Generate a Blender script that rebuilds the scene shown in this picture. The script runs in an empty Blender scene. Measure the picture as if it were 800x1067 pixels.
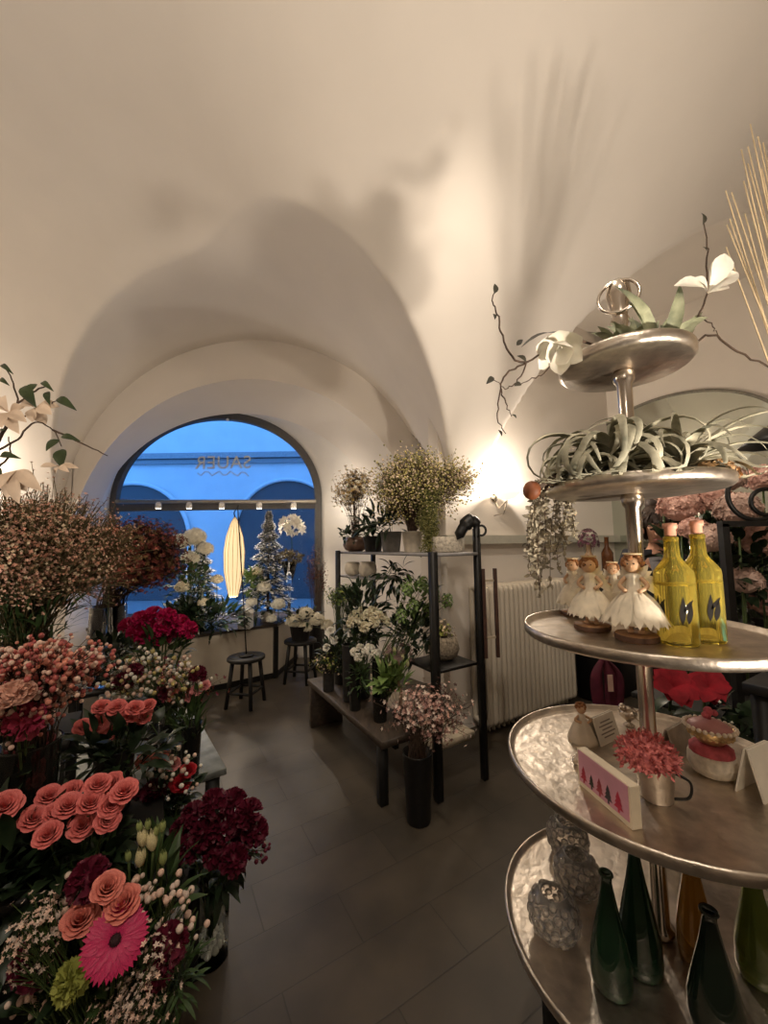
import bpy, math, random
from mathutils import Vector as V, Matrix
PI = math.pi
rnd = random.Random(7)
S = bpy.context.scene
COL = S.collection
# ------------------------------------------------------------------ camera
TH, RO, FPX = .0845, .0142, 400.0
EYE = V((0, 0, 1.5))
fw = V((0, math.cos(TH), math.sin(TH)))
_r0 = V((1, 0, 0)); _u0 = V((0, -math.sin(TH), math.cos(TH)))
rt = _r0*math.cos(RO) - _u0*math.sin(RO)
up = _u0*math.cos(RO) + _r0*math.sin(RO)
cd = bpy.data.cameras.new('camera'); cam = bpy.data.objects.new('camera', cd); COL.objects.link(cam)
cd.sensor_fit = 'HORIZONTAL'; cd.sensor_width = 36; cd.lens = 18; cd.clip_start = .02
M = Matrix((rt, up, -fw)).transposed().to_4x4(); M.translation = EYE
cam.matrix_world = M
S.camera = cam
def ray(px, py): return fw + rt*((px-400)/FPX) + up*((533.5-py)/FPX)
def at(px, py, Y):                      # point seen at a pixel, at forward distance Y
    d = ray(px, py); return EYE + d*(Y/d.y)
def atz(px, py, z):                     # the same, at height z
    d = ray(px, py); return EYE + d*((z-1.5)/d.z)
AX = V((math.cos(math.radians(31)), math.sin(math.radians(31)), 0))   # the room's own axes
BX = V((-AX.y, AX.x, 0))
def mn(m, n, z=0): return AX*m + BX*n + V((0, 0, z))
def onplane(px, py, ax, c):             # pixel ray meets a wall  ax . P = c
    d = ray(px, py); return EYE + d*((c-EYE.dot(ax))/d.dot(ax))
# ------------------------------------------------------------------ materials
MATS = {}
def mat(name, c, rough=.6, metal=0, var=.18, scale=30, bump=0, trans=0, emit=0, ior=1.45, c2=None, sheen=0, sub=0, stretch=None, alpha=1):
    if name in MATS: return MATS[name]
    m = bpy.data.materials.new(name); m.use_nodes = True
    nt = m.node_tree; b = nt.nodes['Principled BSDF']
    tc = nt.nodes.new('ShaderNodeTexCoord'); nz = nt.nodes.new('ShaderNodeTexNoise')
    nz.inputs['Scale'].default_value = scale; nz.inputs['Detail'].default_value = 4
    if stretch:
        mp = nt.nodes.new('ShaderNodeMapping'); mp.inputs['Scale'].default_value = stretch
        nt.links.new(tc.outputs['Object'], mp.inputs[0]); nt.links.new(mp.outputs[0], nz.inputs['Vector'])
    else: nt.links.new(tc.outputs['Object'], nz.inputs['Vector'])
    mx = nt.nodes.new('ShaderNodeMix'); mx.data_type = 'RGBA'
    a = [max(0, x*(1-var)) for x in c]; d = [min(1, x*(1+var)) for x in (c2 or c)]
    mx.inputs['A'].default_value = (*a, 1); mx.inputs['B'].default_value = (*d, 1)
    rp = nt.nodes.new('ShaderNodeMapRange'); rp.inputs['From Min'].default_value = .3; rp.inputs['From Max'].default_value = .7
    nt.links.new(nz.outputs[0], rp.inputs[0]); nt.links.new(rp.outputs[0], mx.inputs['Factor'])
    nt.links.new(mx.outputs['Result'], b.inputs['Base Color'])
    b.inputs['Roughness'].default_value = rough; b.inputs['Metallic'].default_value = metal
    b.inputs['Transmission Weight'].default_value = trans; b.inputs['IOR'].default_value = ior
    if sub: b.inputs['Subsurface Weight'].default_value = sub; b.inputs['Subsurface Radius'].default_value = (.02, .012, .008)
    if emit:
        nt.links.new(mx.outputs['Result'], b.inputs['Emission Color']); b.inputs['Emission Strength'].default_value = emit
    if bump:
        bp = nt.nodes.new('ShaderNodeBump'); bp.inputs['Strength'].default_value = bump; bp.inputs['Distance'].default_value = .01
        nt.links.new(nz.outputs[0], bp.inputs['Height']); nt.links.new(bp.outputs[0], b.inputs['Normal'])
    MATS[name] = m; return m
PLASTER = mat('plaster', (.80, .735, .66), .9, var=.035, scale=1.6)
WHITEP = mat('white_plaster', (.82, .78, .72), .9, var=.03, scale=3)
NICKEL = mat('hammered_nickel', (.60, .53, .45), .38, 1, var=.2, scale=26, bump=.35)
NICKEL_P = mat('polished_nickel', (.62, .55, .47), .22, 1, var=.1, scale=8)
BLACK = mat('black_metal', (.012, .011, .010), .45, .3, var=.3)
DARKWOOD = mat('dark_wood', (.045, .034, .026), .55, var=.35, scale=14, stretch=(1, 1, 8))
BENCH = mat('weathered_brown_wood', (.058, .042, .030), .5, var=.35, scale=9, stretch=(5, 1, 5))
LEGW = mat('near_black_wood', (.007, .006, .005), .6, var=.3, scale=14)
ZINC = mat('zinc', (.24, .26, .25), .55, .5, var=.3, scale=14, bump=.1)
RADM = mat('cream_radiator_enamel', (.60, .53, .43), .45, var=.05, scale=6)
GLASS = mat('clear_glass', (.95, .96, .95), .02, trans=1, var=.01)
DGLASS = mat('smoked_glass', (.05, .05, .042), .06, trans=.75, var=.1)
STEM = mat('stem_green', (.055, .085, .022), .6, var=.35, scale=40)
TWIG = mat('brown_twig', (.075, .045, .028), .7, var=.35, scale=60)
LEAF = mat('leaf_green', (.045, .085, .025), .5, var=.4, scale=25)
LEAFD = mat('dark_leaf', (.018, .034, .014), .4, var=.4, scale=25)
LEAFL = mat('light_leaf', (.16, .24, .07), .5, var=.3, scale=25)
CORAL = mat('coral_petal', (.66, .085, .10), .55, var=.28, scale=45, c2=(.82, .23, .20), sub=.1)
PEACHR = mat('peach_pink_petal', (.62, .13, .12), .55, var=.2, scale=45, c2=(.78, .27, .20), sub=.1)
PEACH = mat('pale_peach_petal', (.74, .43, .33), .6, var=.1, scale=45)
CRIMSON = mat('crimson_petal', (.11, .003, .020), .6, var=.4, scale=40)
RED = mat('red_petal', (.42, .012, .022), .5, var=.3, scale=40)
MAGENTA = mat('magenta_petal', (.48, .006, .09), .5, var=.25, scale=40)
PINK = mat('pink_petal', (.70, .26, .26), .6, var=.2, scale=40)
CREAM = mat('cream_petal', (.80, .74, .56), .6, var=.1, scale=40, sub=.1)
WHITE = mat('white_petal', (.84, .80, .70), .6, var=.08, scale=40, sub=.1)
YELLOWG = mat('yellow_green_petal', (.36, .38, .08), .6, var=.25, scale=40)
DUSTY = mat('dusty_pink_blossom', (.62, .36, .27), .8, var=.3, scale=18)
BEIGE = mat('beige_blossom', (.64, .50, .34), .8, var=.3, scale=18)
WAX = mat('pale_wax_flower', (.66, .53, .45), .6, var=.2, scale=40)
BERRY = mat('pink_berry', (.62, .24, .17), .45, var=.3, scale=25)
BERRYW = mat('blush_berry', (.72, .50, .40), .45, var=.2, scale=25)
RUST = mat('rust_red_hydrangea', (.26, .045, .038), .75, var=.45, scale=12, c2=(.28, .075, .05))
GYPS = mat('yellow_green_blossom', (.48, .41, .15), .8, var=.4, scale=15)
TILL = mat('air_plant_leaf', (.24, .24, .17), .7, var=.3, scale=20, c2=(.46, .43, .32))
SNOW = mat('snow_flocking', (.80, .80, .80), .9, var=.08, scale=30)
PINE = mat('pine_green', (.035, .055, .035), .8, var=.4, scale=30)
STRAW = mat('straw', (.62, .48, .29), .7, var=.2, scale=20)
WICKER = mat('pale_wicker', (.50, .45, .37), .8, var=.4, scale=55, bump=.8)
# ------------------------------------------------------------------ mesh builder
def frame(n, ref=None):
    n = V(n).normalized()
    r = V(ref) if ref else (V((0, 0, 1)) if abs(n.z) < .95 else V((1, 0, 0)))
    x = r.cross(n)
    if x.length < 1e-5: x = V((1, 0, 0)).cross(n)
    x.normalize(); return x, n.cross(x), n
OCT_V = [(1, 0, 0), (-1, 0, 0), (0, 1, 0), (0, -1, 0), (0, 0, 1), (0, 0, -1)]
OCT_F = [(0, 2, 4), (2, 1, 4), (1, 3, 4), (3, 0, 4), (2, 0, 5), (1, 2, 5), (3, 1, 5), (0, 3, 5)]
class MB:
    def __init__(s): s.v = []; s.f = []; s.m = []
    def add(s, vs, fs, mi=0):
        o = len(s.v); s.v.extend([tuple(p) for p in vs])
        s.f.extend([tuple(i+o for i in f) for f in fs]); s.m.extend([mi]*len(fs)); return s
    def box(s, c, size, x=None, y=None, z=None, mi=0, bev=0):
        x = V(x) if x else V((1, 0, 0)); y = V(y) if y else V((0, 0, 1)).cross(x); z = V(z) if z else x.cross(y)
        c = V(c); a, b, h = [q/2 for q in size]
        if bev:                                     # chamfered box
            vs = []; fs = []
            for sz in (-1, 1):
                for (aa, bb, hh) in ((a-bev, b-bev, h), (a, b, h-bev)):
                    for sx, sy in ((-1, -1), (1, -1), (1, 1), (-1, 1)): vs.append(c+x*sx*aa+y*sy*bb+z*sz*hh)
            # order rings: bottom inner(0-3), bottom outer(4-7), top inner(8-11), top outer(12-15)
            R = [(0, 1, 2, 3), (4, 5, 6, 7), (12, 13, 14, 15), (8, 9, 10, 11)]
            fs.append((3, 2, 1, 0)); fs.append((8, 9, 10, 11))
            for p, q in zip(R[:-1], R[1:]):
                for k in range(4): fs.append((p[k], p[(k+1) % 4], q[(k+1) % 4], q[k]))
            return s.add(vs, fs, mi)
        vs = [c+x*sx*a+y*sy*b+z*sz*h for sz in (-1, 1) for sx, sy in ((-1, -1), (1, -1), (1, 1), (-1, 1))]
        return s.add(vs, [(3, 2, 1, 0), (4, 5, 6, 7), (0, 1, 5, 4), (1, 2, 6, 5), (2, 3, 7, 6), (3, 0, 4, 7)], mi)
    def tube(s, pts, r, seg=6, mi=0, cap=True, closed=False):
        pts = [V(p) for p in pts]; n = len(pts)
        rs = r if isinstance(r, (list, tuple)) else [r]*n
        vs = []; fs = []; px = None
        for i, p in enumerate(pts):
            t = (pts[(i+1) % n]-pts[i-1]) if closed else (pts[min(i+1, n-1)]-pts[max(i-1, 0)])
            if t.length < 1e-9: t = V((0, 0, 1))
            t.normalize()
            if px is None: px = frame(t)[0]
            x = px - t*px.dot(t)
            if x.length < 1e-6: x = frame(t)[0]
            x.normalize(); px = x; y = t.cross(x)
            for k in range(seg):
                a = 2*PI*k/seg; vs.append(p+(x*math.cos(a)+y*math.sin(a))*rs[i])
        for i in range(n if closed else n-1):
            j = (i+1) % n
            for k in range(seg):
                l = (k+1) % seg; fs.append((i*seg+k, i*seg+l, j*seg+l, j*seg+k))
        if cap and not closed:
            fs.append(tuple(range(seg-1, -1, -1))); fs.append(tuple((n-1)*seg+k for k in range(seg)))
        return s.add(vs, fs, mi)
    def lathe(s, prof, c=(0, 0, 0), seg=32, n=(0, 0, 1), mi=0, sq=0, flute=0, nf=0):
        x, y, z = (V((1, 0, 0)), V((0, 1, 0)), V((0, 0, 1))) if tuple(n) == (0, 0, 1) else frame(n)
        c = V(c); vs = []; fs = []; m = len(prof)
        for (r, h) in prof:
            for k in range(seg):
                a = 2*PI*k/seg; q = r
                if sq: q = r/((abs(math.cos(a))**sq+abs(math.sin(a))**sq)**(1/sq))
                if flute: q *= 1+flute*math.cos(nf*a)
                vs.append(c+x*q*math.cos(a)+y*q*math.sin(a)+z*h)
        for i in range(m-1):
            for k in range(seg):
                l = (k+1) % seg; fs.append((i*seg+k, i*seg+l, (i+1)*seg+l, (i+1)*seg+k))
        if prof[0][0] > 1e-4: fs.append(tuple(range(seg-1, -1, -1)))
        if prof[-1][0] > 1e-4: fs.append(tuple((m-1)*seg+k for k in range(seg)))
        return s.add(vs, fs, mi)
    def ball(s, c, r, seg=8, rings=5, mi=0, sc=(1, 1, 1), n=(0, 0, 1)):
        x, y, z = frame(n) if tuple(n) != (0, 0, 1) else (V((1, 0, 0)), V((0, 1, 0)), V((0, 0, 1)))
        c = V(c); vs = [c-z*r*sc[2]]; fs = []
        for i in range(1, rings):
            b = -PI/2+PI*i/rings
            for k in range(seg):
                a = 2*PI*k/seg
                vs.append(c+x*(r*sc[0]*math.cos(b)*math.cos(a))+y*(r*sc[1]*math.cos(b)*math.sin(a))+z*(r*sc[2]*math.sin(b)))
        vs.append(c+z*r*sc[2]); t = len(vs)-1
        for k in range(seg):
            l = (k+1) % seg; fs.append((0, 1+l, 1+k)); fs.append((t, t-seg+k, t-seg+l))
            for i in range(rings-2): fs.append((1+i*seg+k, 1+i*seg+l, 1+(i+1)*seg+l, 1+(i+1)*seg+k))
        return s.add(vs, fs, mi)
    def octa(s, c, r, mi=0, sq=1):
        c = V(c); return s.add([(c.x+p[0]*r, c.y+p[1]*r, c.z+p[2]*r*sq) for p in OCT_V], OCT_F, mi)
    def floret(s, c, n, r, k=4, cup=.3, mi=0):
        x, y, z = frame(n); c = V(c); vs = [c]; fs = []; a0 = rnd.random()*6
        for i in range(k):
            a = a0+2*PI*i/k; w = PI/k*.85
            d = lambda q: x*math.cos(q)+y*math.sin(q)
            o = len(vs); vs += [c+d(a-w)*r*.55+z*r*cup*.5, c+d(a)*r+z*r*cup, c+d(a+w)*r*.55+z*r*cup*.5]
            fs.append((0, o, o+1, o+2))
        return s.add(vs, fs, mi)
    def leaf(s, base, tip, w, nrm=(0, 0, 1), sag=.15, fold=.15, n=6, mi=0, shape=.8):
        base = V(base); tip = V(tip); d = tip-base; L = d.length
        if L < 1e-6: return s
        d.normalize(); nn = V(nrm); nn = nn-d*nn.dot(d)
        if nn.length < 1e-4: nn = frame(d)[0]
        nn.normalize(); sd = d.cross(nn); vs = []; fs = []
        for i in range(n+1):
            t = i/n; ww = w*.5*(math.sin(PI*min(1, max(.0, t**shape))))+.0006
            c = base+d*L*t+nn*(L*sag*4*t*(1-t))
            vs += [c-sd*ww+nn*ww*fold, c, c+sd*ww+nn*ww*fold]
        for i in range(n):
            o = i*3; fs += [(o, o+1, o+4, o+3), (o+1, o+2, o+5, o+4)]
        return s.add(vs, fs, mi)
    def grid(s, P, nu, nv, mi=0):
        vs = [P(i/nu, j/nv) for j in range(nv+1) for i in range(nu+1)]
        fs = [(j*(nu+1)+i, j*(nu+1)+i+1, (j+1)*(nu+1)+i+1, (j+1)*(nu+1)+i) for j in range(nv) for i in range(nu)]
        return s.add(vs, fs, mi)
    def build(s, name, mats, parent=None, smooth=True, loc=None):
        me = bpy.data.meshes.new(name)
        o = V(loc) if loc is not None else V((0, 0, 0))
        off = o if loc is not None else (parent_loc(parent) if parent else o)
        me.from_pydata([(p[0]-off.x, p[1]-off.y, p[2]-off.z) for p in s.v], [], s.f)
        for m in (mats if isinstance(mats, (list, tuple)) else [mats]): me.materials.append(m)
        me.polygons.foreach_set('material_index', s.m)
        me.polygons.foreach_set('use_smooth', [smooth]*len(s.f)); me.update()
        ob = bpy.data.objects.new(name, me); COL.objects.link(ob)
        if parent: ob.parent = parent
        if loc is not None: ob.location = o - (parent_loc(parent) if parent else V((0, 0, 0)))
        return ob
def parent_loc(p):
    l = V(p.location)
    while p.parent: p = p.parent; l = l+V(p.location)
    return l
def tag(o, label, cat, group=None, kind=None):
    if label: o['label'] = label
    if cat: o['category'] = cat
    if group: o['group'] = group
    if kind: o['kind'] = kind
    return o
def thing(name, loc, label, cat, group=None):
    o = bpy.data.objects.new(name, None); COL.objects.link(o); o.location = loc; o.empty_display_size = .05
    return tag(o, label, cat, group)
def struct(name, mb, mats, parent=None, smooth=False):
    o = mb.build(name, mats, parent, smooth)
    if not parent: o['kind'] = 'structure'
    return o
def stuff(o): o['kind'] = 'stuff'; return o
def curve(a, b, bow, n=6):
    a, b, bow = V(a), V(b), V(bow)
    return [a.lerp(b, i/n)+bow*(4*(i/n)*(1-i/n)) for i in range(n+1)]
def spath(pts, n=6):                    # smooth path through points (Catmull-Rom)
    P = [V(p) for p in pts]; P = [P[0]*2-P[1]]+P+[P[-1]*2-P[-2]]; out = []
    for i in range(1, len(P)-2):
        for k in range(n):
            t = k/n; a, b, c, d = P[i-1:i+3]
            out.append(.5*((2*b)+(c-a)*t+(2*a-5*b+4*c-d)*t*t+(3*b-a-3*c+d)*t**3))
    return out+[P[-2]]
def rdir(zmin=-1):
    while True:
        v = V((rnd.uniform(-1, 1), rnd.uniform(-1, 1), rnd.uniform(-1, 1)))
        if .05 < v.length < 1:
            v.normalize()
            if v.z >= zmin: return v
# ================================================================== the setting
MW, NW, ML, NB, MP = 4.6, 2.45, -3.0, -3.0, 2.0     # right wall, radiator wall, left wall, back wall, pier edge
YF = 4.3                                            # arch wall
LC = (-1.545, 1.81, 2.09)                           # front lunette: centre x, springing z, radius
RC = (4.2, 2.15, 1.80)                              # right lunette: centre m, springing z, radius
def gg(t, p): t = min(max(t, 0), 1); return 1-(1-t)**p
def vault(x, y):
    m = x*AX.x+y*AX.y; n = x*BX.x+y*BX.y
    dR = math.hypot(max(MP-m, 0), max(NW-n, 0)); dF = YF-y
    a, b = gg(dF/2.6, 2.6), gg(dR/2.6, 1.7)
    k = .06; lo = min(a, b)
    z = 1.9+2.45*(lo-k*math.log(math.exp(-(a-lo)/k)+math.exp(-(b-lo)/k)))
    d = x-LC[0]
    if abs(d) < LC[2]: z = max(z, LC[1]+math.sqrt(LC[2]**2-d*d))
    d = m-RC[0]
    if abs(d) < RC[2] and n > -.5: z = max(z, RC[1]+math.sqrt(RC[2]**2-d*d))
    return z
st = .028; nx = int(13/st); ny = int(9/st)
mb = MB(); idx = {}
def inroom(x, y, e=.06):
    m = x*AX.x+y*AX.y; n = x*BX.x+y*BX.y
    return y < YF+.03 and m > ML-e and m < MW+e and n > NB-e and (n < NW+e or x < .62)
vs = []; fs = []
for j in range(ny+1):
    for i in range(nx+1):
        x = -6.3+i*st; y = -4.6+j*st
        if inroom(x, y, .1): idx[i, j] = len(vs); vs.append((x, y, vault(x, y)))
for (i, j) in idx:
    q = [(i, j), (i, j+1), (i+1, j+1), (i+1, j)]
    if all(p in idx for p in q): fs.append(tuple(idx[p] for p in q))
mb.add(vs, fs); struct('ceiling', mb, PLASTER, smooth=True)
# unseen slab added above the vault to keep sky light from leaking in
struct('light_seal_slab', MB().box((-.5, .2, 4.75), (15, 12, .1)), PLASTER)
# floor: large dark stone tiles laid on the room's axes
fm = bpy.data.materials.new('dark_stone_tiles'); fm.use_nodes = True; nt = fm.node_tree; b = nt.nodes['Principled BSDF']
tc = nt.nodes.new('ShaderNodeTexCoord'); mp = nt.nodes.new('ShaderNodeMapping'); mp.inputs['Rotation'].default_value = (0, 0, -math.radians(31))
mp.inputs['Location'].default_value = (.20, .03, 0)
br = nt.nodes.new('ShaderNodeTexBrick'); br.inputs['Scale'].default_value = 1
br.inputs['Brick Width'].default_value = .62; br.inputs['Row Height'].default_value = .24
br.inputs['Mortar Size'].default_value = .003; br.inputs['Mortar Smooth'].default_value = .4
br.inputs['Color1'].default_value = (.055, .045, .033, 1); br.inputs['Color2'].default_value = (.067, .054, .039, 1); br.inputs['Mortar'].default_value = (.036, .029, .021, 1)
nz = nt.nodes.new('ShaderNodeTexNoise'); nz.inputs['Scale'].default_value = 2.6; nz.inputs['Detail'].default_value = 7
mx = nt.nodes.new('ShaderNodeMix'); mx.data_type = 'RGBA'; mx.blend_type = 'MULTIPLY'; mx.inputs['Factor'].default_value = .8
cr = nt.nodes.new('ShaderNodeValToRGB'); cr.color_ramp.elements[0].position = .3; cr.color_ramp.elements[0].color = (.42, .41, .40, 1); cr.color_ramp.elements[1].position = .72; cr.color_ramp.elements[1].color = (1.4, 1.34, 1.26, 1)
nt.links.new(tc.outputs['Object'], mp.inputs[0]); nt.links.new(mp.outputs[0], br.inputs['Vector']); nt.links.new(tc.outputs['Object'], nz.inputs['Vector'])
nt.links.new(nz.outputs[0], cr.inputs[0]); nt.links.new(br.outputs['Color'], mx.inputs['A']); nt.links.new(cr.outputs[0], mx.inputs['B'])
nt.links.new(mx.outputs['Result'], b.inputs['Base Color']); b.inputs['Roughness'].default_value = .5
bp = nt.nodes.new('ShaderNodeBump'); bp.inputs['Strength'].default_value = .3; bp.inputs['Distance'].default_value = .004
nt.links.new(br.outputs['Fac'], bp.inputs['Height']); bp.invert = True; nt.links.new(bp.outputs[0], b.inputs['Normal'])
struct('floor', MB().box((-.5, .4, -.05), (15, 12, .1)), fm)
# straight walls
def wall(name, a, b, z0, z1, m, th=.12):
    a = V((a[0], a[1], 0)); b = V((b[0], b[1], 0)); d = (b-a); L = d.length; d.normalize(); nn = V((-d.y, d.x, 0))   # outward on the left of a->b
    return struct(name, MB().box((a+b)/2+nn*th/2+V((0, 0, (z0+z1)/2)), (L, th, z1-z0), x=d), m)
w = lambda m, n: tuple(mn(m, n)[:2])
wall('wall_right', w(MW, NW+.1), w(MW, NB), 0, 4.72, PLASTER)
wall('wall_back', w(MW, NB), w(ML, NB), 0, 4.72, PLASTER)
wall('wall_left', w(ML, NB), w(ML, 7), 0, 4.72, PLASTER)
wall('wall_radiator', w(MP, NW), w(MW, NW), 0, 4.72, PLASTER)
wall('wall_pier', (.615, 4.36), w(MP, NW), 0, 4.72, PLASTER, .05)
# arch wall with its opening, and the loft from it to the window
def arc(cx, rx, cz, rz, y, zb, n=48):
    p = [V((cx+rx, y, zb+(cz-zb)*i/6)) for i in range(6)]
    p += [V((cx+rx*math.cos(PI*i/n), y, cz+rz*math.sin(PI*i/n))) for i in range(n+1)]
    return p+[V((cx-rx, y, cz-(cz-zb)*(i+1)/6)) for i in range(6)]
FA = (-1.56, 1.97, 1.46, 1.97)
xl, xr, zt = at(102, 505, 4.9).x, at(391, 500, 4.9).x, at(246, 431, 4.9).z
RA = ((xl+xr)/2, (xr-xl)/2, 1.72, zt-1.72)
WA = (-2.33, 1.47, 2.14, 1.26)
mb = MB()
mb.box((-4.95, YF+.02, 2.36), (2.86, .04, 4.72)); mb.box((.53, YF+.02, 2.36), (.25, .04, 4.72))
n = 64
for i in range(n):
    a0, a1 = PI*i/n, PI*(i+1)/n
    p0 = (FA[0]+FA[1]*math.cos(a0), FA[2]+FA[3]*math.sin(a0)); p1 = (FA[0]+FA[1]*math.cos(a1), FA[2]+FA[3]*math.sin(a1))
    mb.add([(p0[0], YF, p0[1]), (p1[0], YF, p1[1]), (p1[0], YF, 4.72), (p0[0], YF, 4.72)], [(0, 1, 2, 3)])
struct('wall_front', mb, PLASTER)
def loft(A, B):
    m_ = MB(); k = len(A); m_.add(A+B, [(i, i+1, k+i+1, k+i) for i in range(k-1)]); return m_
struct('wall_arch_soffit', loft(arc(*FA, YF, 0), arc(*RA, 4.9, 0)), PLASTER, smooth=True)
struct('wall_window_jamb', loft(arc(*RA, 4.9, 0), arc(*WA, 5.3, 0)), WHITEP, smooth=True)
struct('wall_window_sill', MB().box((-2.33, 5.36, .28), (3.0, .1, .56)), WHITEP)
# window: grey arched frame, glass, mirrored shop lettering
FRM = mat('grey_window_frame', (.10, .095, .09), .5, var=.1)
win = thing('window_1', (-2.33, 5.3, 2.14), None, None); win['kind'] = 'structure'
o_, i_ = arc(-2.33, 1.475, 2.14, 1.265, 5.27, .5), arc(-2.33, 1.375, 2.14, 1.155, 5.27, .5)
mb = MB(); k = len(o_); bk = [p+V((0, .09, 0)) for p in o_]; ik = [p+V((0, .09, 0)) for p in i_]
for P, Q in ((o_, i_), (i_, ik), (ik, bk)): mb.add(P+Q, [(i, i+1, k+i+1, k+i) for i in range(k-1)])
mb.box((-2.33, 5.315, 2.06), (2.75, .06, .10)); mb.box((-2.33, 5.315, .56), (2.85, .08, .1))
mb.build('window_frame', FRM, win, False)
g = i_; mb = MB(); c0 = V((-2.33, 5.33, 1.5))
for dy in (.0, .008):
    r_ = [V((p.x, 5.33+dy, p.z)) for p in i_]; o = [c0+V((0, dy, 0))]+r_
    mb.add(o, [(0, j, j+1) if dy == 0 else (0, j+1, j) for j in range(1, len(o)-1)]+[(0, len(o)-1, 1) if dy == 0 else (0, 1, len(o)-1)])
PANE = mat('window_glass', (.97, .98, 1), .01, trans=1, var=.005, ior=1.2)
mb.build('window_pane', PANE, win, False)
fc = bpy.data.curves.new('lettering', 'FONT'); fc.body = 'SAUER'; fc.size = .26; fc.extrude = .003; fc.align_x = 'CENTER'; fc.space_character = 1.05
fo = bpy.data.objects.new('tmp', fc); COL.objects.link(fo)
dg = bpy.context.evaluated_depsgraph_get(); me = bpy.data.meshes.new_from_object(fo.evaluated_get(dg)); bpy.data.objects.remove(fo)
tpos = at(232, 488, 5.30)
LETM = mat('frosted_lettering', (.62, .60, .56), .7, var=.1)
mb = MB(); mb.add([(tpos.x-v.co.x, 5.315+v.co.z, tpos.z+v.co.y) for v in me.vertices], [tuple(p.vertices) for p in me.polygons])
sw = [tpos+V((-.36+.72*i/14, .015, -.06-.035*math.sin(i*1.9)-.02*i/14)) for i in range(15)]
mb.tube(sw, .008, 5)
l_ = mb.build('lettering', LETM, win, False); l_['label'] = 'shop name lettering on the glass, mirrored from inside'
# outside: street and the building across it
bl = thing('building', (-2, 11.2, 0), 'pale building across the street with cornice and dark arches standing for vault reflections, seen through the window', 'building')
FAC = mat('facade_render', (.74, .76, .78), .9, var=.04, scale=2); FDK = mat('vault_reflection_dark', (.10, .10, .11), .8)
MB().box((-4, 11.6, 6), (26, .8, 12)).build('facade', FAC, bl, False)
zc_ = at(230, 474, 11).z
MB().box((-4, 11.12, zc_), (26, .22, .16)).box((-4, 11.15, zc_-.16), (26, .10, .12)).build('cornice', mat('cornice_stone', (.34, .35, .37), .9), bl, False)
for (px, py, rp) in ((140, 504, 62), (300, 500, 55), (-30, 500, 60), (460, 500, 60)):  # dark arch shapes stand in for the vault reflected in the window glass
    t_ = at(px, py, 11.2); R_ = rp*11/400; mb = MB(); A_ = arc(t_.x, R_, t_.z-R_, R_, 11.16, 0, 24); k = len(A_)
    mb.add(A_+[p+V((0, .06, 0)) for p in A_], [(i, i+1, k+i+1, k+i) for i in range(k-1)]+[tuple(range(k))]); mb.build('vault_reflection', FDK, bl, False)
    MB().tube([p+V((0, -.03, 0)) for p in A_], .06, 6).build('vault_reflection_rim', FAC, bl)
struct('trim_2', MB().box((-4, 8.4, -.06), (26, 5.9, .1)), mat('street_paving', (.25, .25, .26), .8))
struct('trim_3', MB().box((-3.2, 5.42, 4.4), (7, .1, 1.6)).box((-5.2, 5.42, 2.4), (2.6, .1, 4.8)).box((.4, 5.42, 2.4), (2.4, .1, 4.8)), WHITEP)
# stone band along the radiator wall
a = mn(MP+.02, NW-.035, 1.53); b_ = mn(MW-.02, NW-.035, 1.53)
struct('trim_4', MB().box((a+b_)/2, (MW-MP-.04, .07, .075), x=AX), mat('pale_stone_band', (.52, .50, .42), .7, var=.1, scale=9))
struct('baseboard_front', MB().box((-5, YF-.01, .05), (2.8, .02, .1)), DARKWOOD)
# ------------------------------------------------------------------ radiator
rd = thing('radiator', mn(2.27, NW-.14), 'cream ribbed cast iron radiator against the wall right of the plant rack', 'radiator')
ns = 20; first = None
for i in range(ns):
    m0 = 2.295+i*.0565
    if first is None:
        mb = MB(); c = mn(m0, NW-.115, 0)
        lp = []
        for (dn, dz, a0) in ((.055, 1.105, 0), (-.055, 1.105, 90), (-.055, .115, 180), (.055, .115, 270)):
            for q in range(5):
                aa = math.radians(a0+q*22.5); lp.append(c+BX*(dn+.03*math.cos(aa)*1)+V((0, 0, dz+.03*math.sin(aa))))
        mb.tube(lp, .0225, 8, closed=True)
        mb.tube([c+V((0, 0, .10)), c+V((0, 0, 1.12))], .019, 8)
        mb.tube([c+AX*-.03+V((0, 0, 1.06)), c+AX*.03+V((0, 0, 1.06))], .022, 8); mb.tube([c+AX*-.03+V((0, 0, .17)), c+AX*.03+V((0, 0, .17))], .022, 8)
        if 1: mb.tube([c+V((0, 0, .0)), c+V((0, 0, .12))], .016, 6)
        first = mb.build('section', RADM, rd)
    else:
        o = first.copy(); COL.objects.link(o); o.parent = rd; o.location = AX*(i*.0565)
# ------------------------------------------------------------------ wall sconces
def sconce(p, nrm, label):
    s_ = thing('wall_sconce', p, label, 'lamp', 'wall sconces')
    p = V(p); nrm = V(nrm)
    c = p+nrm*.16
    mb = MB().lathe([(.004, -.035), (.06, -.02), (.10, .015), (.112, .04), (.105, .04), (.092, .018), (.055, -.012), (.004, -.02)], c, 24)
    mb.build('shade', mat('opal_glass_shade', (.9, .82, .68), .4, emit=1.2, var=.02), s_)
    MB().tube([p, p+nrm*.06+V((0, 0, -.10)), p+nrm*.16+V((0, 0, -.035))], .006, 6).tube([p+V((0, 0, -.16)), p+nrm*.11+V((0, 0, -.15)), c+V((0, 0, -.03))], .005, 6).build('arm', NICKEL_P, s_)
    MB().lathe([(.04, 0), (.04, .015), (.02, .02), (.005, .02)], p-nrm*.0, 16, n=nrm).build('wall_plate', NICKEL_P, s_)
    return c
sc1 = onplane(514, 519, BX, NW); SC1 = sconce(sc1, -BX, 'lit wall sconce above the radiator')
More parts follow.
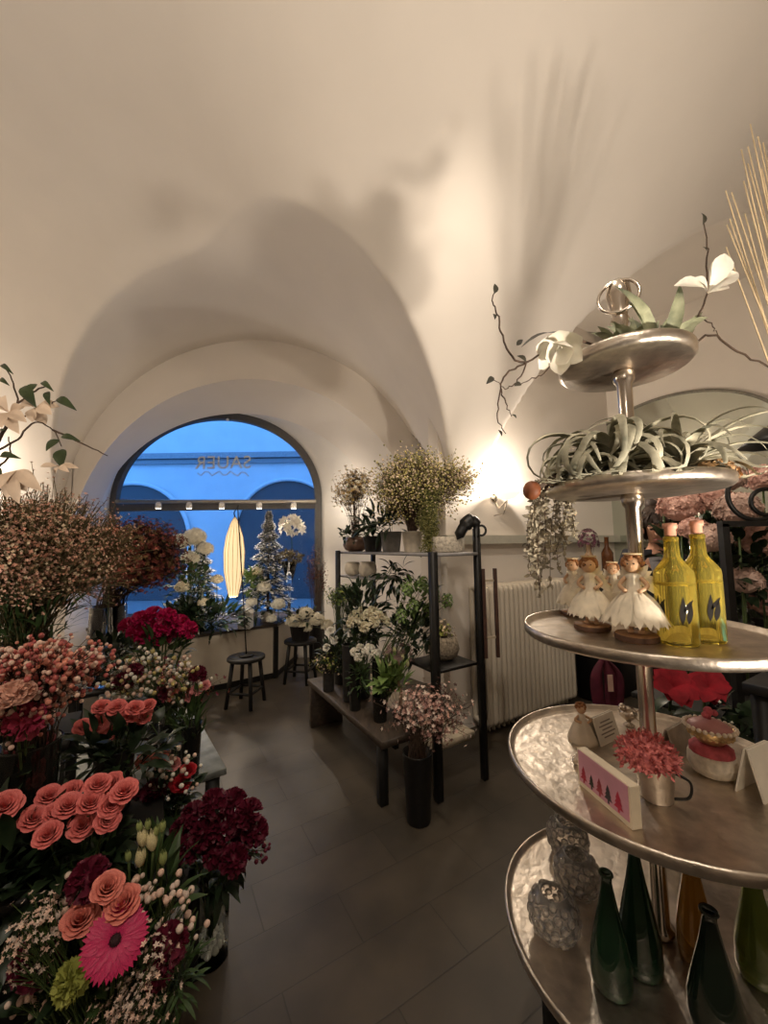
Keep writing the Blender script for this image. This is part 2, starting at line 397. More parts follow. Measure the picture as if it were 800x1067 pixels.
sc2 = at(-12, 500, YF); SC2 = sconce(sc2, V((0, -1, 0)), 'lit wall sconce behind the dried flowers at the left edge')
# ================================================================== tiered display stand, right foreground
PX, PY = .709, 1.09
TZ = [2.03, 1.667, 1.263, .91, .4926]; TR = [.172, .226, .305, .365, .391]
SURF = [z-.015 for z in TZ]
st_ = thing('tiered_stand', (PX, PY, .42), 'tall five tier hammered nickel display stand on a black pedestal, right foreground', 'display stand')
for z, r in zip(TZ, TR):
    MB().lathe([(.004, -.034), (r*.5, -.034), (r*.93, -.032), (r-.006, -.028), (r, -.022), (r+.001, -.004), (r-.002, .001), (r-.006, .0), (r-.010, -.012), (r-.02, -.015), (r*.5, -.015), (.004, -.015)], (PX, PY, z), 72).build('tray', NICKEL, st_)
pz = [.43]+TZ[::-1]
for a, b in zip(pz[:-1], pz[1:]):
    a2 = a-.012; h = b-.034-a2
    MB().lathe([(.026, 0), (.030, .006), (.030, .02), (.020, .03), (.019, h*.5), (.020, h-.04), (.027, h-.03), (.030, h-.01), (.026, h)], (PX, PY, a2), 24).build('pole', NICKEL_P, st_)
f_ = MB().lathe([(.028, 0), (.030, .015), (.022, .03), (.020, .12), (.026, .135), (.021, .15), (.027, .19), (.034, .215), (.031, .245), (.016, .262), (.002, .266)], (PX, PY, TZ[0]-.015), 24).build('finial', NICKEL_P, st_)
rc = V((PX, PY, TZ[0]+.185))
vd = (rc-EYE); vd.z = 0; vd.normalize(); sx = V((vd.y, -vd.x, 0))
MB().tube([rc-vd*.026+sx*.052*math.cos(2*PI*i/28)+V((0, 0, .048*math.sin(2*PI*i/28))) for i in range(28)], .0045, 8, closed=True).build('ring', NICKEL_P, f_)
pd = thing('pedestal', (PX, PY, 0), 'black square pedestal under the tiered stand', 'pedestal')
MB().box((PX, PY, .405), (.46, .46, .03), x=AX, y=BX, bev=.004).build('top', LEGW, pd)
for sx_ in (-1, 1):
    for sy_ in (-1, 1): MB().box(V((PX, PY, .195))+AX*.19*sx_+BX*.19*sy_, (.05, .05, .39), x=AX, y=BX).build('leg', LEGW, pd)
# ---- top tier: magnolia branches and greenery
def twig(mb, pts, r0, r1, n=5, seg=6, wob=.004):
    p = spath(pts, n); k = len(p)-1
    p = [q+V((rnd.uniform(-wob, wob),)*1+(rnd.uniform(-wob, wob), rnd.uniform(-wob, wob))) if 0 < i < k else q for i, q in enumerate(p)]
    mb.tube(p, [r0+(r1-r0)*i/k for i in range(k+1)], seg); return p
def magnolia(mb, c, n, r, k=7, open_=.75, mi=0):
    x, y, z = frame(n); c = V(c); a0 = rnd.random()*6
    for ring, (kk, op, sc) in enumerate(((3, open_*.55, .9), (k-3, open_, 1.0))):
        for i in range(kk):
            a = a0+ring*.5+2*PI*i/kk; d = x*math.cos(a)+y*math.sin(a)
            o = op*(1+rnd.uniform(-.15, .2)); tip = c+d*r*sc*math.sin(o)*1.0+z*r*sc*math.cos(o)
            mb.leaf(c, tip, r*.62, z*math.sin(o)-d*math.cos(o), sag=-.16, fold=.35, n=7, mi=mi, shape=1.35)
    for i in range(6): mb.tube([c, c+z*r*.3+rdir()*r*.08], r*.03, 4, mi=mi)
def budleaf(mb, p, d, L, w): mb.leaf(p, V(p)+V(d).normalized()*L, w, (.3, -.8, .3), sag=.1, fold=.4, n=5)
Y1 = 1.05
DKLEAF = mat('black_green_bud_leaf', (.035, .032, .022), .5, var=.4)
b1 = thing('magnolia_branch', at(596, 372, 1.0), 'leafless brown branch with a cream magnolia bloom drooping off the left of the top tray', 'branch', 'artificial magnolia branches')
mb = MB(); lb = MB()
A0 = at(640, 352, Y1); A0.z = TZ[0]+.006; A1 = at(592, 372, .98); A1.z = max(A1.z, TZ[0]+.012); A2 = at(548, 378, .95)
p = twig(mb, [A0, A1, A2, at(527, 362, .94), at(520, 335, .94), at(514, 318, .94), at(515, 305, .94)], .0035, .0014)
twig(mb, [A2, at(528, 390, .93), at(520, 410, .93), at(519, 435, .92), at(527, 452, .92)], .0028, .001)
twig(mb, [at(522, 405, .93), at(526, 420, .93), at(533, 434, .93)], .002, .001); twig(mb, [A2, at(538, 398, .93), at(526, 404, .93), at(514, 396, .93)], .002, .001)
twig(mb, [A1, at(566, 388, .95), at(552, 395, .95), at(543, 400, .95)], .002, .001)
for (px, py, dx, dz, L, w) in ((515, 306, .0, 1, .024, .016), (514, 327, .1, -1, .018, .010), (514, 393, -.6, -.6, .03, .014), (543, 400, -.8, -.3, .022, .012), (548, 378, -.7, .4, .03, .018), (519, 448, .2, -.6, .02, .008), (533, 432, .3, -.4, .016, .008), (538, 360, .6, .5, .02, .012)):
    budleaf(lb, at(px, py, .935), (dx, -.2, dz), L, w)
lb.leaf(A1, at(543, 362, .95), .035, (0, -.5, 1), n=7)
mb.build('twig', TWIG, b1); lb.build('leaves', DKLEAF, b1)
mb = MB(); magnolia(mb, at(582, 360, .94), (-.25, -.60, -.70), .078, 9, .8); mb.build('bloom', WHITE, b1)['label'] = 'cream magnolia bloom facing down'
b2 = thing('magnolia_branch', at(735, 350, 1.06), 'upright brown branch with a big white magnolia bloom at the right of the top tray', 'branch', 'artificial magnolia branches')
mb = MB(); lb = MB()
C0 = at(705, 332, 1.08); C0.z = TZ[0]+.012; C1 = at(729, 326, 1.0)
twig(mb, [C0, C1, at(736, 300, .98), at(737, 262, .97), at(733, 232, .97)], .0032, .0014)
twig(mb, [C0, at(740, 348, 1.02), at(768, 366, 1.0), at(806, 386, .98)], .0035, .0022); twig(mb, [at(728, 330, 1.0), at(742, 340, .98), at(748, 350, .98)], .002, .001)
budleaf(lb, at(732, 234, .97), (-.05, 0, 1), .034, .018); budleaf(lb, at(736, 262, .97), (-.5, 0, .7), .016, .008)
mb.build('twig', TWIG, b2); lb.build('leaves', DKLEAF, b2)
mb = MB(); bc = at(737, 306, .97)
for (px, py, w) in ((755, 264, .05), (769, 284, .045), (747, 268, .04), (702, 298, .042), (722, 290, .03), (760, 300, .035)):
    mb.leaf(bc, at(px, py, .95+rnd.uniform(-.02, .02)), w, (0, -1, .35), sag=.12, fold=.35, n=8, shape=1.5)
mb.build('bloom', WHITE, b2)['label'] = 'white magnolia bloom, petals spread'
gr = thing('air_plant', (PX+.06, PY-.04, SURF[0]), 'low grey green succulent spray beside the finial on the top tray', 'plant')
mb = MB()
for i in range(30):
    b0 = V((PX+.03+rnd.uniform(-.05, .09), PY+rnd.uniform(-.10, .02), SURF[0]+.004)); a = rnd.uniform(-1.2, 1.2)
    L = rnd.uniform(.09, .19); mb.leaf(b0, b0+V((math.sin(a)*L*.8, rnd.uniform(-.4, .2)*L, L*rnd.uniform(.35, .9))), rnd.uniform(.024, .042), (-.3, -1, .2), sag=.2, fold=.4, n=6)
for i in range(14):
    b0 = V((PX-.05+rnd.uniform(-.03, .03), PY-.06+rnd.uniform(-.04, .03), SURF[0]+.004)); d = rdir(.1); mb.leaf(b0, b0+d*.085, .024, (0, 0, 1), sag=.2)
mb.build('leaves', [mat('sage_leaf', (.11, .14, .07), .6, var=.45, scale=18, c2=(.30, .31, .20))], gr)
# ---- second tier: curling air plants
def airplant(c, R, n, label, seed, curl=1.0):
    r_ = random.Random(seed); c = V(c)
    o = thing('air_plant', c, label, 'plant', 'curling air plants'); mb = MB()
    for i in range(n):
        a = i*2.39996+r_.uniform(-.2, .2); el = .15+1.2*(i/n)+r_.uniform(-.1, .1); L = R*r_.uniform(1.7, 2.7); w0 = R*r_.uniform(.17, .30)
        d = V((math.cos(a)*math.cos(el), math.sin(a)*math.cos(el), math.sin(el))); side = V((-math.sin(a), math.cos(a), 0))
        p = c+V((0, 0, R*.32)); N = 16; pts = []; ang = 0; ax = side; tw = r_.uniform(-.5, .5)
        for k in range(N+1):
            t = k/N; pts.append((V(p), V(d), w0*(1-t)**.8+.0006))
            d = Matrix.Rotation((curl*(.05+.42*t))*(1+.2*r_.uniform(-1, 1)), 3, ax) @ d; d = Matrix.Rotation(tw*.12, 3, V((0, 0, 1))) @ d
            p = p+d*L/N
            if p.z < c.z+.006: p.z = c.z+.006+r_.random()*.004
        vs = []; fs = []
        for k, (q, dd, ww) in enumerate(pts):
            sd = side-dd*side.dot(dd); sd.normalize(); nn = sd.cross(dd); vs += [q-sd*ww*.5+nn*ww*.25, q, q+sd*ww*.5+nn*ww*.25]
        for k in range(N): o_ = k*3; fs += [(o_, o_+1, o_+4, o_+3), (o_+1, o_+2, o_+5, o_+4)]
        mb.add(vs, fs)
    mb.build('leaves', TILL, o); return o
airplant((PX-.085, PY-.06, SURF[1]), .165, 64, 'large pale air plant with thick curling leaves on the second tray, left of the pole', 3, 1.15)
airplant((PX+.07, PY-.09, SURF[1]), .125, 44, 'greener spiky air plant right of the pole on the second tray', 4, .55)
airplant((PX-.165, PY-.06, SURF[1]), .10, 30, 'small grey air plant hanging over the left edge of the second tray', 8, 1.1)
dp = thing('dried_flower', at(712, 484, 1.0), 'clump of dried peach coloured flowers at the right front rim of the second tray', 'dried flower')
mb = MB(); dc = V((PX+.13, PY-.12, SURF[1]+.02))
for i in range(90):
    d = rdir(-.1); mb.floret(dc+V((d.x*.06, d.y*.04, abs(d.z)*.045-.012)), d, .012, 4)
stuff(mb.build('blossoms', mat('dried_peach', (.46, .28, .14), .8, var=.4, scale=40), dp, False))
pc = thing('seed_pod', at(557, 505, 1.07), 'rust brown dried seed pod hanging at the left edge of the second tray', 'seed pod')
pp = at(554, 511, 1.05)
mb = MB(); mb.ball(pp, .024, 12, 8, sc=(1, 1, 1.1)); mb.build('pod', mat('rust_pod', (.20, .06, .02), .6, var=.35, scale=30), pc)
mb = MB(); q = V((PX-.2, PY-.02, SURF[1]+.02)); mb.tube(spath([pp, pp.lerp(q, .5)+V((0, 0, .012)), q]), [.010]*6+[.016]*6+[.016], 6)
for i in range(16):
    b0 = pp.lerp(q, .3+.5*rnd.random()); mb.leaf(b0, b0+rdir()*.03, .014)
mb.build('stalk', TWIG, pc)
# pale dried foliage hanging under the second tray
hg = thing('hanging_foliage', (PX-.2, PY+.02, SURF[1]), 'pale silvery dried foliage trailing down from the left side of the second tray', 'dried foliage')
mb = MB(); lf = MB()
for i in range(26):
    a = PI*.55+rnd.random()*1.5; s0 = V((PX+math.cos(a)*TR[1]*1.02, PY+math.sin(a)*TR[1]*1.02, TZ[1]+.008)); out = V((math.cos(a), math.sin(a), 0))
    L = rnd.uniform(.12, .34); q = spath([s0-out*.05+V((0, 0, .006)), s0+out*.012, s0+out*.035+V((rnd.uniform(-.02, .02), 0, -L*.5)), s0+out*.03+V((rnd.uniform(-.04, .04), rnd.uniform(-.03, .03), -L))], 6)
    mb.tube(q, .0012, 4)
    for p in q[5:]:
        for k in range(3): lf.leaf(p, p+rdir()*.022, .010, rdir(), n=3)
mb.build('stem', TWIG, hg); stuff(lf.build('leaves', mat('silver_dried_leaf', (.34, .30, .22), .7, var=.4, scale=22), hg))
# ---- third tier: angel figures, yellow bottles
LINEN = mat('ivory_feather_skirt', (.74, .66, .52), .85, var=.12, scale=50)
WOODS = mat('cut_wood', (.36, .19, .085), .7, var=.3, scale=30); BARK = mat('bark', (.10, .05, .03), .8, var=.4, scale=40)
BEAD = mat('wooden_head', (.58, .36, .21), .55, var=.1); HAIRC = mat('woolly_hair', (.30, .13, .05), .85, var=.3, scale=60)
def angel(c, h, yaw, label, skirt=1.0):
    c = V(c); k = h/.22; o = thing('angel_figurine', c, label, 'figurine', 'angel figurines on the third tray')
    x = V((math.cos(yaw), math.sin(yaw), 0)); f = V((math.sin(yaw), -math.cos(yaw), 0)); P = lambda a, b, z: c+x*a*k+f*b*k+V((0, 0, z*k))
    mb = MB().lathe([(.045*k, 0), (.048*k, .003*k), (.048*k, .014*k), (.046*k, .017*k), (.003, .017*k)], c, 18, flute=.05, nf=3); mb.build('base', [WOODS], o)
    mb = MB().lathe([(.0485*k, .002*k), (.0495*k, .008*k), (.0485*k, .0145*k)], c, 18, flute=.05, nf=3); mb.f = [f_ for f_ in mb.f if len(f_) == 4]; mb.m = mb.m[:len(mb.f)]; mb.build('bark_edge', BARK, o)
    for s in (-1, 1):
        MB().tube([P(.012*s, 0, .016), P(.012*s, 0, .075)], .005*k, 6).ball(P(.012*s, .008, .022), .008*k, 6, 4, sc=(1, 1.4, .7)).build('leg', BEAD, o)
    mb = MB().lathe([(.058*k*skirt, .045*k), (.054*k*skirt, .060*k), (.036*k*skirt, .095*k), (.016*k, .130*k), (.014*k, .150*k), (.017*k, .160*k), (.006*k, .168*k)], c, 28, flute=.07, nf=9)
    for i in range(46):
        a = 2*PI*i/23+rnd.random()*.2; u = V((math.cos(a), math.sin(a), 0)); z1 = .12 if i < 23 else .09
        r0, r1 = (.02, .062) if i < 23 else (.034, .066); mb.leaf(c+u*r0*k*skirt+V((0, 0, z1*k)), c+u*r1*k*skirt+V((0, 0, (.046 if i < 23 else .04)*k)), .020*k, u, sag=.08, fold=-.2, n=4, shape=1.3)
    mb.build('skirt', LINEN, o)
    for s in (-1, 1): MB().tube(spath([P(.016*s, 0, .155), P(.030*s, .006, .135), P(.014*s, .026, .122)], 4), [.0055*k]*9, 6).build('arm', BEAD, o)
    hd = MB().ball(P(0, 0, .186), .021*k, 14, 10); hd.ball(P(0, .021, .183), .003*k, 5, 4); h_ = hd.build('head', BEAD, o)
    MB().ball(P(-.007, .0195, .190), .0022*k, 5, 4).ball(P(.007, .0195, .190), .0022*k, 5, 4).build('eyes', BLACK, h_)
    mb = MB()
    for i in range(60):
        d = rdir(-.2); w = x*d.x+f*min(d.y, .25)+V((0, 0, d.z)); mb.ball(P(0, -.004, .190)+w.normalized()*.0215*k, .0065*k, 5, 4)
    mb.build('hair', HAIRC, o)
    for s in (-1, 1):
        mb = MB()
        for i in range(6): mb.leaf(P(.006*s, -.016, .150), P((.030+.006*i)*s, -.024-.003*i, .186-.016*i), .016*k, f, sag=.1, n=5, shape=.9)
        mb.build('wing', LINEN, o)
    hl = P(0, -.004, .214); MB().tube([hl+(x*math.cos(2*PI*i/20)+f*math.sin(2*PI*i/20))*.02*k for i in range(20)], .0022*k, 5, closed=True).build('halo', STRAW, o)
s3 = SURF[2]
angel(atz(599, 641, s3), .20, -.9, 'leftmost angel figurine in ivory feather skirt on the third tray')
angel(atz(617, 656, s3), .215, -.55, 'angel figurine in feather skirt at the front of the group, second from left')
angel(atz(641, 641, s3), .185, -.4, 'smallest angel figurine standing behind the others on the third tray')
angel(atz(664, 667, s3), .225, -.75, 'largest angel figurine with wide skirt, next to the yellow bottles', 1.2)
YG = mat('yellow_bottle_glass', (.95, .79, .16), .04, trans=.88, var=.04, ior=1.22); YL = mat('yellow_liqueur', (.93, .70, .02), .06, trans=.58, var=.04); LBL = mat('dark_bottle_print', (.012, .010, .008), 1.0)
CORKP = mat('pink_wax_cap', (.62, .30, .20), .5, var=.15)
def ybottle(c, r, h, label):
    c = V(c); o = thing('liqueur_bottle', c, label, 'bottle', 'yellow bottles on the third tray')
    k = h/.33; sq = 4
    prof = [(r*.9, 0), (r, .006), (r, .19*k), (r*.96, .205*k), (r*.55, .232*k), (r*.40, .245*k), (r*.36, .315*k), (r*.46, .318*k), (r*.46, .33*k), (r*.30, .33*k), (r*.28, .30*k), (r*.30, .245*k), (r*.45, .230*k), (r*.84, .203*k), (r*.88, .188*k), (r*.88, .016), (.002, .014)]
    MB().lathe([(r*.9, 0), (r, .006), (r, .19*k), (r*.96, .205*k), (r*.55, .232*k), (r*.40, .245*k), (r*.36, .30*k), (.002, .30*k)], c, 40, sq=sq).build('bottle_body', YG, o)
    MB().lathe([(r*.37, 0), (r*.47, .003), (r*.47, .010), (r*.38, .013)], c+V((0, 0, .288*k)), 24).build('neck_ring', YG, o)
    MB().lathe([(r*1.005, 0), (r*1.01, .001), (r*1.01, .004), (r*1.005, .005)], c+V((0, 0, .165*k)), 40, sq=sq).build('shoulder_band', YG, o)
    MB().lathe([(r*.34, 0), (r*.34, .020*k), (r*.44, .022*k), (r*.42, .036*k), (.002, .038*k)], c+V((0, 0, .305*k)), 20).build('cap', CORKP, o)
    lz = c+V((0, 0, .095*k)); mb = MB()
    for f, x in ((V((0, -1, 0)), V((1, 0, 0))), (V((-1, 0, 0)), V((0, -1, 0)))):      # printed motif: a dark sprig with three leaves
        P = lambda a, b: lz+f*r*1.012+x*a+V((0, 0, b))
        for (u0, v0, u1, v1, w) in ((-.38, -.6, -.22, .75, .20), (.02, -.6, .30, .45, .18), (-.25, .0, .42, .6, .12)):
            mb.leaf(P(u0*r, v0*r*1.3), P(u1*r, v1*r*1.3), w*r*2, f, sag=.0, fold=0, n=6)
    mb.build('printed_motif', LBL, o)
ybottle(atz(707, 671, s3), .036, .285, 'yellow liqueur bottle beside the angels, left of the two')
ybottle(atz(735, 668, s3), .036, .292, 'yellow liqueur bottle nearer the middle of the tray, right of the two')
# ---- fourth tier
s4 = SURF[3]
bl_, br_ = atz(603, 817, s4), atz(659, 866, s4)
d = br_-bl_; Lb = d.length; d.normalize(); nb = V((d.y, -d.x, 0))
if nb.dot(EYE-bl_) < 0: nb = -nb
card = thing('gift_box_sign', (bl_+br_)/2, 'pink picture block with small coloured fir trees standing at the front of the fourth tray', 'picture block')
H = .088; lean = V((0, 0, 1)); cc = (bl_+br_)/2
PINKC = mat('pink_card', (.56, .27, .33), .7, var=.08, scale=20); CREAMC = mat('cream_card_edge', (.72, .62, .46), .7, var=.06)
MB().box(cc-nb*.012+V((0, 0, H/2)), (Lb, .024, H), x=d, bev=.0015).build('block', CREAMC, card, False)
MB().box(cc+nb*.0006+V((0, 0, H*.56)), (Lb*.93, .002, H*.82), x=d).build('picture', PINKC, card, False)
for i, (u, hh, cc_) in enumerate(((.14, .034, (.30, .02, .04)), (.30, .028, (.05, .045, .035)), (.46, .036, (.34, .05, .06)), (.62, .036, (.06, .05, .055)), (.80, .04, (.42, .03, .06)))):
    p = bl_+d*Lb*u+nb*.0022+V((0, 0, H*.20)); mb = MB()
    for j in range(3):
        z0 = hh*.24*j+.006; w_ = hh*(.34-.07*j); mb.add([p-d*w_+V((0, 0, z0)), p+d*w_+V((0, 0, z0)), p+V((0, 0, z0+hh*.45))], [(0, 1, 2)])
    mb.box(p+V((0, 0, .003)), (.004, .001, .008), x=d); mb.build('printed_tree', mat('tree_print_%s' % 'abcde'[i], cc_, .7, var=.2), card, False)
def placard(pl, pr, h, lean, th, m, label, name='price_card', back=True):
    x = pr-pl; L = x.length; x.normalize(); n = V((x.y, -x.x, 0))
    if n.dot(EYE-pl) < 0: n = -n
    z = (V((0, 0, 1))-n*lean).normalized(); c = (pl+pr)/2; o = thing(name, c, label, 'card', 'cards on the fourth tray')
    MB().box(c+z*(h/2), (L, th, h), x=x, y=n, z=z).build('panel', m, o, False)
    if back:
        z2 = (V((0, 0, 1))+n*lean).normalized(); c2 = c-n*(2*lean*h+th); MB().box(c2+z2*(h/2), (L, th, h), x=x, y=n, z=z2).build('back_panel', m, o, False)
    return o, c, x, n, z, L
WCARD = mat('white_card', (.74, .68, .57), .7, var=.05)
p_ = placard(atz(626, 778, s4), atz(646, 768, s4), .075, .30, .004, WCARD, 'small white folded card standing behind the pink picture block')
mb = MB()
for i in range(5):
    zz = p_[1]+p_[4]*(.058-.010*i)+p_[3]*.0028; mb.box(zz, (p_[5]*(.7 if i % 2 else .5), .0006, .003), x=p_[2], y=p_[3], z=p_[4])
mb.build('print', mat('grey_print', (.22, .18, .15), .8), p_[0], False)
placard(atz(704, 788, s4), atz(722, 776, s4), .065, .28, .004, mat('grey_card', (.40, .34, .27), .7), 'grey beige folded card behind the white candle bowl')
placard(atz(796, 838, s4), atz(818, 826, s4), .11, .22, .004, WCARD, 'blank white card at the right edge of the fourth tray')
# pink moss in a metal cup
pm = atz(684, 832, s4); cup = thing('metal_cup', pm, 'small metal cup with curved handle holding pink moss, behind the picture block', 'cup')
mb = MB().lathe([(.030, 0), (.033, .004), (.040, .075), (.042, .078), (.038, .078), (.031, .008), (.002, .008)], pm, 28); mb.build('cup', NICKEL, cup)
vx = EYE-pm; vx.z = 0; vx.normalize(); sd = V((-vx.y, vx.x, 0))
MB().tube(spath([pm+sd*.038+V((0, 0, .068)), pm+sd*.066+V((0, 0, .055)), pm+sd*.062+V((0, 0, .022)), pm+sd*.034+V((0, 0, .010))], 6), .003, 6).build('handle', BLACK, cup)
ms = thing('pink_moss', pm+V((0, 0, .07)), 'fluffy ball of pink dried moss flowers spilling over the metal cup', 'dried flower')
mb = MB(); mcn = pm+V((0, 0, .092))-sd*.012+vx*.0
for i in range(520):
    dd = rdir(-.35); q = mcn+V((dd.x*.062, dd.y*.062, dd.z*.048))*(rnd.uniform(.75, 1)); mb.leaf(q, q+(dd+rdir()*.8).normalized()*.014, .006, rdir(), n=2)
mb.ball(mcn, .05, 14, 8, sc=(1, 1, .75))
stuff(mb.build('moss', mat('pink_moss_fibre', (.52, .11, .12), .8, var=.35, scale=70, c2=(.66, .22, .20)), ms))
# small angel on the tray and ornaments
c = atz(607, 772, s4); sa_ = thing('angel_figurine', c, 'small angel with a plain white tulle skirt at the back left of the fourth tray', 'figurine')
MB().lathe([(.042, .0), (.040, .012), (.026, .045), (.012, .068), (.010, .078), (.003, .082)], c, 26, flute=.05, nf=8).build('skirt', mat('white_tulle', (.66, .58, .46), .9, var=.1), sa_)
MB().ball(c+V((0, 0, .094)), .014, 12, 8).build('head', BEAD, sa_)
mb = MB()
for i in range(30): mb.ball(c+V((0, .002, .098))+rdir(-.1)*.013, .005, 5, 4)
mb.build('hair', HAIRC, sa_)
for s in (-1, 1): MB().tube(spath([c+V((.009*s, 0, .074)), c+V((.024*s, -.01, .066)), c+V((.010*s, -.02, .062))], 4), .004, 6).build('arm', BEAD, sa_)
c = atz(601, 797, s4); MB().lathe([(.003, 0), (.008, .002), (.012, .010), (.010, .020), (.004, .024), (.004, .028), (.002, .029)], c, 16).build('bauble', NICKEL_P, None, loc=c)
tag(bpy.data.objects['bauble'], 'tiny silver bauble left of the pink picture block', 'ornament')
c = atz(655, 756, s4); orn = thing('silver_ornament', c, 'silver bird shaped ornament with a wire ring behind the white card', 'ornament')
MB().lathe([(.016, 0), (.018, .003), (.006, .010), (.008, .016), (.024, .030), (.027, .042), (.020, .054), (.008, .060), (.003, .061)], c, 20).build('body', NICKEL_P, orn)
MB().ball(c+V((-.022, -.008, .062)), .012, 10, 8).tube([c+V((-.03, -.012, .062)), c+V((-.044, -.018, .058))], [.004, .001], 6).build('head', NICKEL_P, orn)
MB().tube([c+V((.034+.018*math.cos(2*PI*i/18), -.012, .036+.018*math.sin(2*PI*i/18))) for i in range(18)], .0022, 6, closed=True).build('ring', NICKEL_P, orn)
# stacked candle bowls
WB = mat('white_textured_bowl', (.66, .58, .46), .75, var=.2, scale=60, bump=.6); PF = mat('pink_candle_felt', (.50, .09, .11), .8, var=.3, scale=50); GOLD = mat('old_gold_beads', (.55, .38, .18), .35, .7, var=.3, scale=40); PEARL = mat('pearl', (.78, .66, .52), .3, var=.1)
c = atz(743, 806, s4); bo = thing('candle_bowl', c, 'white rough textured bowl filled with dark pink felt on the fourth tray', 'bowl')
MB().lathe([(.034, 0), (.044, .006), (.053, .026), (.051, .050), (.047, .054), (.044, .050), (.044, .04), (.002, .04)], c, 36, flute=.015, nf=12).build('bowl', WB, bo)
MB().lathe([(.002, .042), (.043, .042), (.047, .056), (.046, .068), (.036, .076), (.002, .078)], c, 30, flute=.03, nf=14).build('felt', PF, bo)
c2 = c+V((0, 0, .079)); b2_ = thing('beaded_dish', c2, 'gold beaded dish with pink lid and pearl rim, stacked on the white bowl', 'dish')
MB().lathe([(.026, 0), (.030, .004), (.046, .020), (.054, .036), (.055, .040), (.050, .040), (.044, .024), (.002, .016)], c2, 36).build('dish', GOLD, b2_)
mb = MB()
for i in range(26): a = 2*PI*i/26; mb.ball(c2+V((.054*math.cos(a), .054*math.sin(a), .040)), .0055, 8, 6)
mb.build('pearl_rim', PEARL, b2_)
mb = MB()
for i in range(22): a = 2*PI*i/22; mb.ball(c2+V((.046*math.cos(a), .046*math.sin(a), .021)), .005, 6, 5)
mb.build('beading', GOLD, b2_)
l_ = MB().lathe([(.048, .036), (.046, .042), (.030, .052), (.012, .057), (.003, .058)], c2, 28).build('lid', mat('dusty_pink_lid', (.50, .22, .21), .5, var=.15), b2_)
MB().lathe([(.005, .056), (.005, .066), (.010, .072), (.011, .080), (.006, .087), (.002, .088)], c2, 14).ball(c2+V((.016, 0, .072)), .008, 8, 6).ball(c2+V((-.014, -.006, .07)), .008, 8, 6).build('knob', PF, l_)
# ---- lowest tier: crystal balls and bottle vases
s5 = SURF[4]
CRY = mat('crystal_glass', (.93, .90, .86), .03, trans=.92, var=.03)
def crystal(c, r, label):
    c = V(c); o = thing('crystal_vase', c, label, 'vase', 'round crystal vases on the lowest tray'); mb = MB()
    mb.lathe([(r*.5, 0)]+[(r*math.cos(-1.05+2.0*i/12), r*.87+r*math.sin(-1.05+2.0*i/12)) for i in range(13)]+[(r*.5, r*1.70), (r*.45, r*1.68), (r*.80, r*1.3), (r*.85, r*.8), (r*.5, r*.2), (.002, r*.15)], c, 32)
    for i in range(64):
        zz = -.62+1.4*(i+.5)/64; a = i*2.39996; q = math.sqrt(1-zz*zz); d = V((q*math.cos(a), q*math.sin(a), zz)); mb.ball(c+V((0, 0, r*.87))+d*r*.985, r*.19, 7, 4, n=d, sc=(1, 1, .5))
    mb.build('body', CRY, o)
crystal(atz(578, 975, s5), .062, 'round studded crystal vase in front, lowest and leftmost on the bottom tray')
crystal(atz(602, 930, s5), .062, 'round studded crystal vase in the middle of the crystal group')
crystal(atz(592, 890, s5)+V((0, 0, 0)), .062, 'round studded crystal vase at the back, half hidden under the fourth tray')
def bvase(c, h, r, m, label, nr=.26):
    c = V(c); o = thing('bottle_vase', c, label, 'vase', 'bottle vases on the lowest tray')
    pr = [(r*.8, 0), (r*.96, .008), (r, h*.10), (r*.97, h*.28), (r*.72, h*.50), (r*.45, h*.72), (r*nr, h*.92), (r*(nr+.02), h*.97), (r*(nr+.10), h*.985), (r*(nr+.08), h), (r*nr*.8, h), (r*nr*.75, h*.9), (r*.38, h*.72), (r*.9, h*.28), (r*.9, h*.1), (.002, .012)]
    MB().lathe(pr, c, 32).build('body', m, o)
DG = mat('dark_green_glass', (.018, .055, .026), .05, trans=.55, var=.1); DG2 = mat('black_green_glass', (.012, .022, .014), .06, trans=.35, var=.1)
LG = mat('olive_green_glass', (.20, .26, .045), .05, trans=.7, var=.1); AM = mat('amber_glass', (.42, .20, .025), .05, trans=.6, var=.1)
bvase(atz(638, 1028, s5), .245, .044, DG, 'dark green bottle vase nearest the crystal vases')
bvase(atz(668, 1008, s5), .275, .047, DG, 'dark green bottle vase standing just right of and behind the front green one')
bvase(atz(748, 1075, s5), .235, .050, DG2, 'almost black bottle vase in front of the amber one')
bvase(atz(727, 1000, s5), .27, .040, AM, 'amber glass bottle vase on the bottom tray', .4)
bvase(atz(792, 1020, s5), .26, .044, LG, 'olive green bottle vase at the right edge of the bottom tray', .34)
# ------------------------------------------------------------------ tall dried grass at the right edge
gb = V((1.25, 1.08, 0)); pl_ = thing('side_table', gb, 'tall dark side table right of the tiered stand', 'table')
MB().box(gb+V((0, 0, 1.08)), (.34, .34, .03), x=AX, y=BX, bev=.004).build('top', LEGW, pl_)
for sx_ in (-1, 1):
    for sy_ in (-1, 1): MB().box(gb+V((0, 0, .532))+AX*.14*sx_+BX*.14*sy_, (.035, .035, 1.065), x=AX, y=BX).build('leg', LEGW, pl_)
gv = gb+V((0, 0, 1.095)); vz = thing('floor_vase', gv, 'dark vase with dried grass on the side table at the right edge', 'vase')
MB().lathe([(.05, 0), (.07, .05), (.08, .2), (.05, .36), (.045, .42), (.04, .42), (.045, .36), (.07, .2), (.002, .02)], gv, 28).build('body', BLACK, vz)
dgs = thing('dried_grass', gv+V((0, 0, .1)), 'bundle of tall straw coloured dried grass at the upper right edge', 'dried grass'); mb = MB()
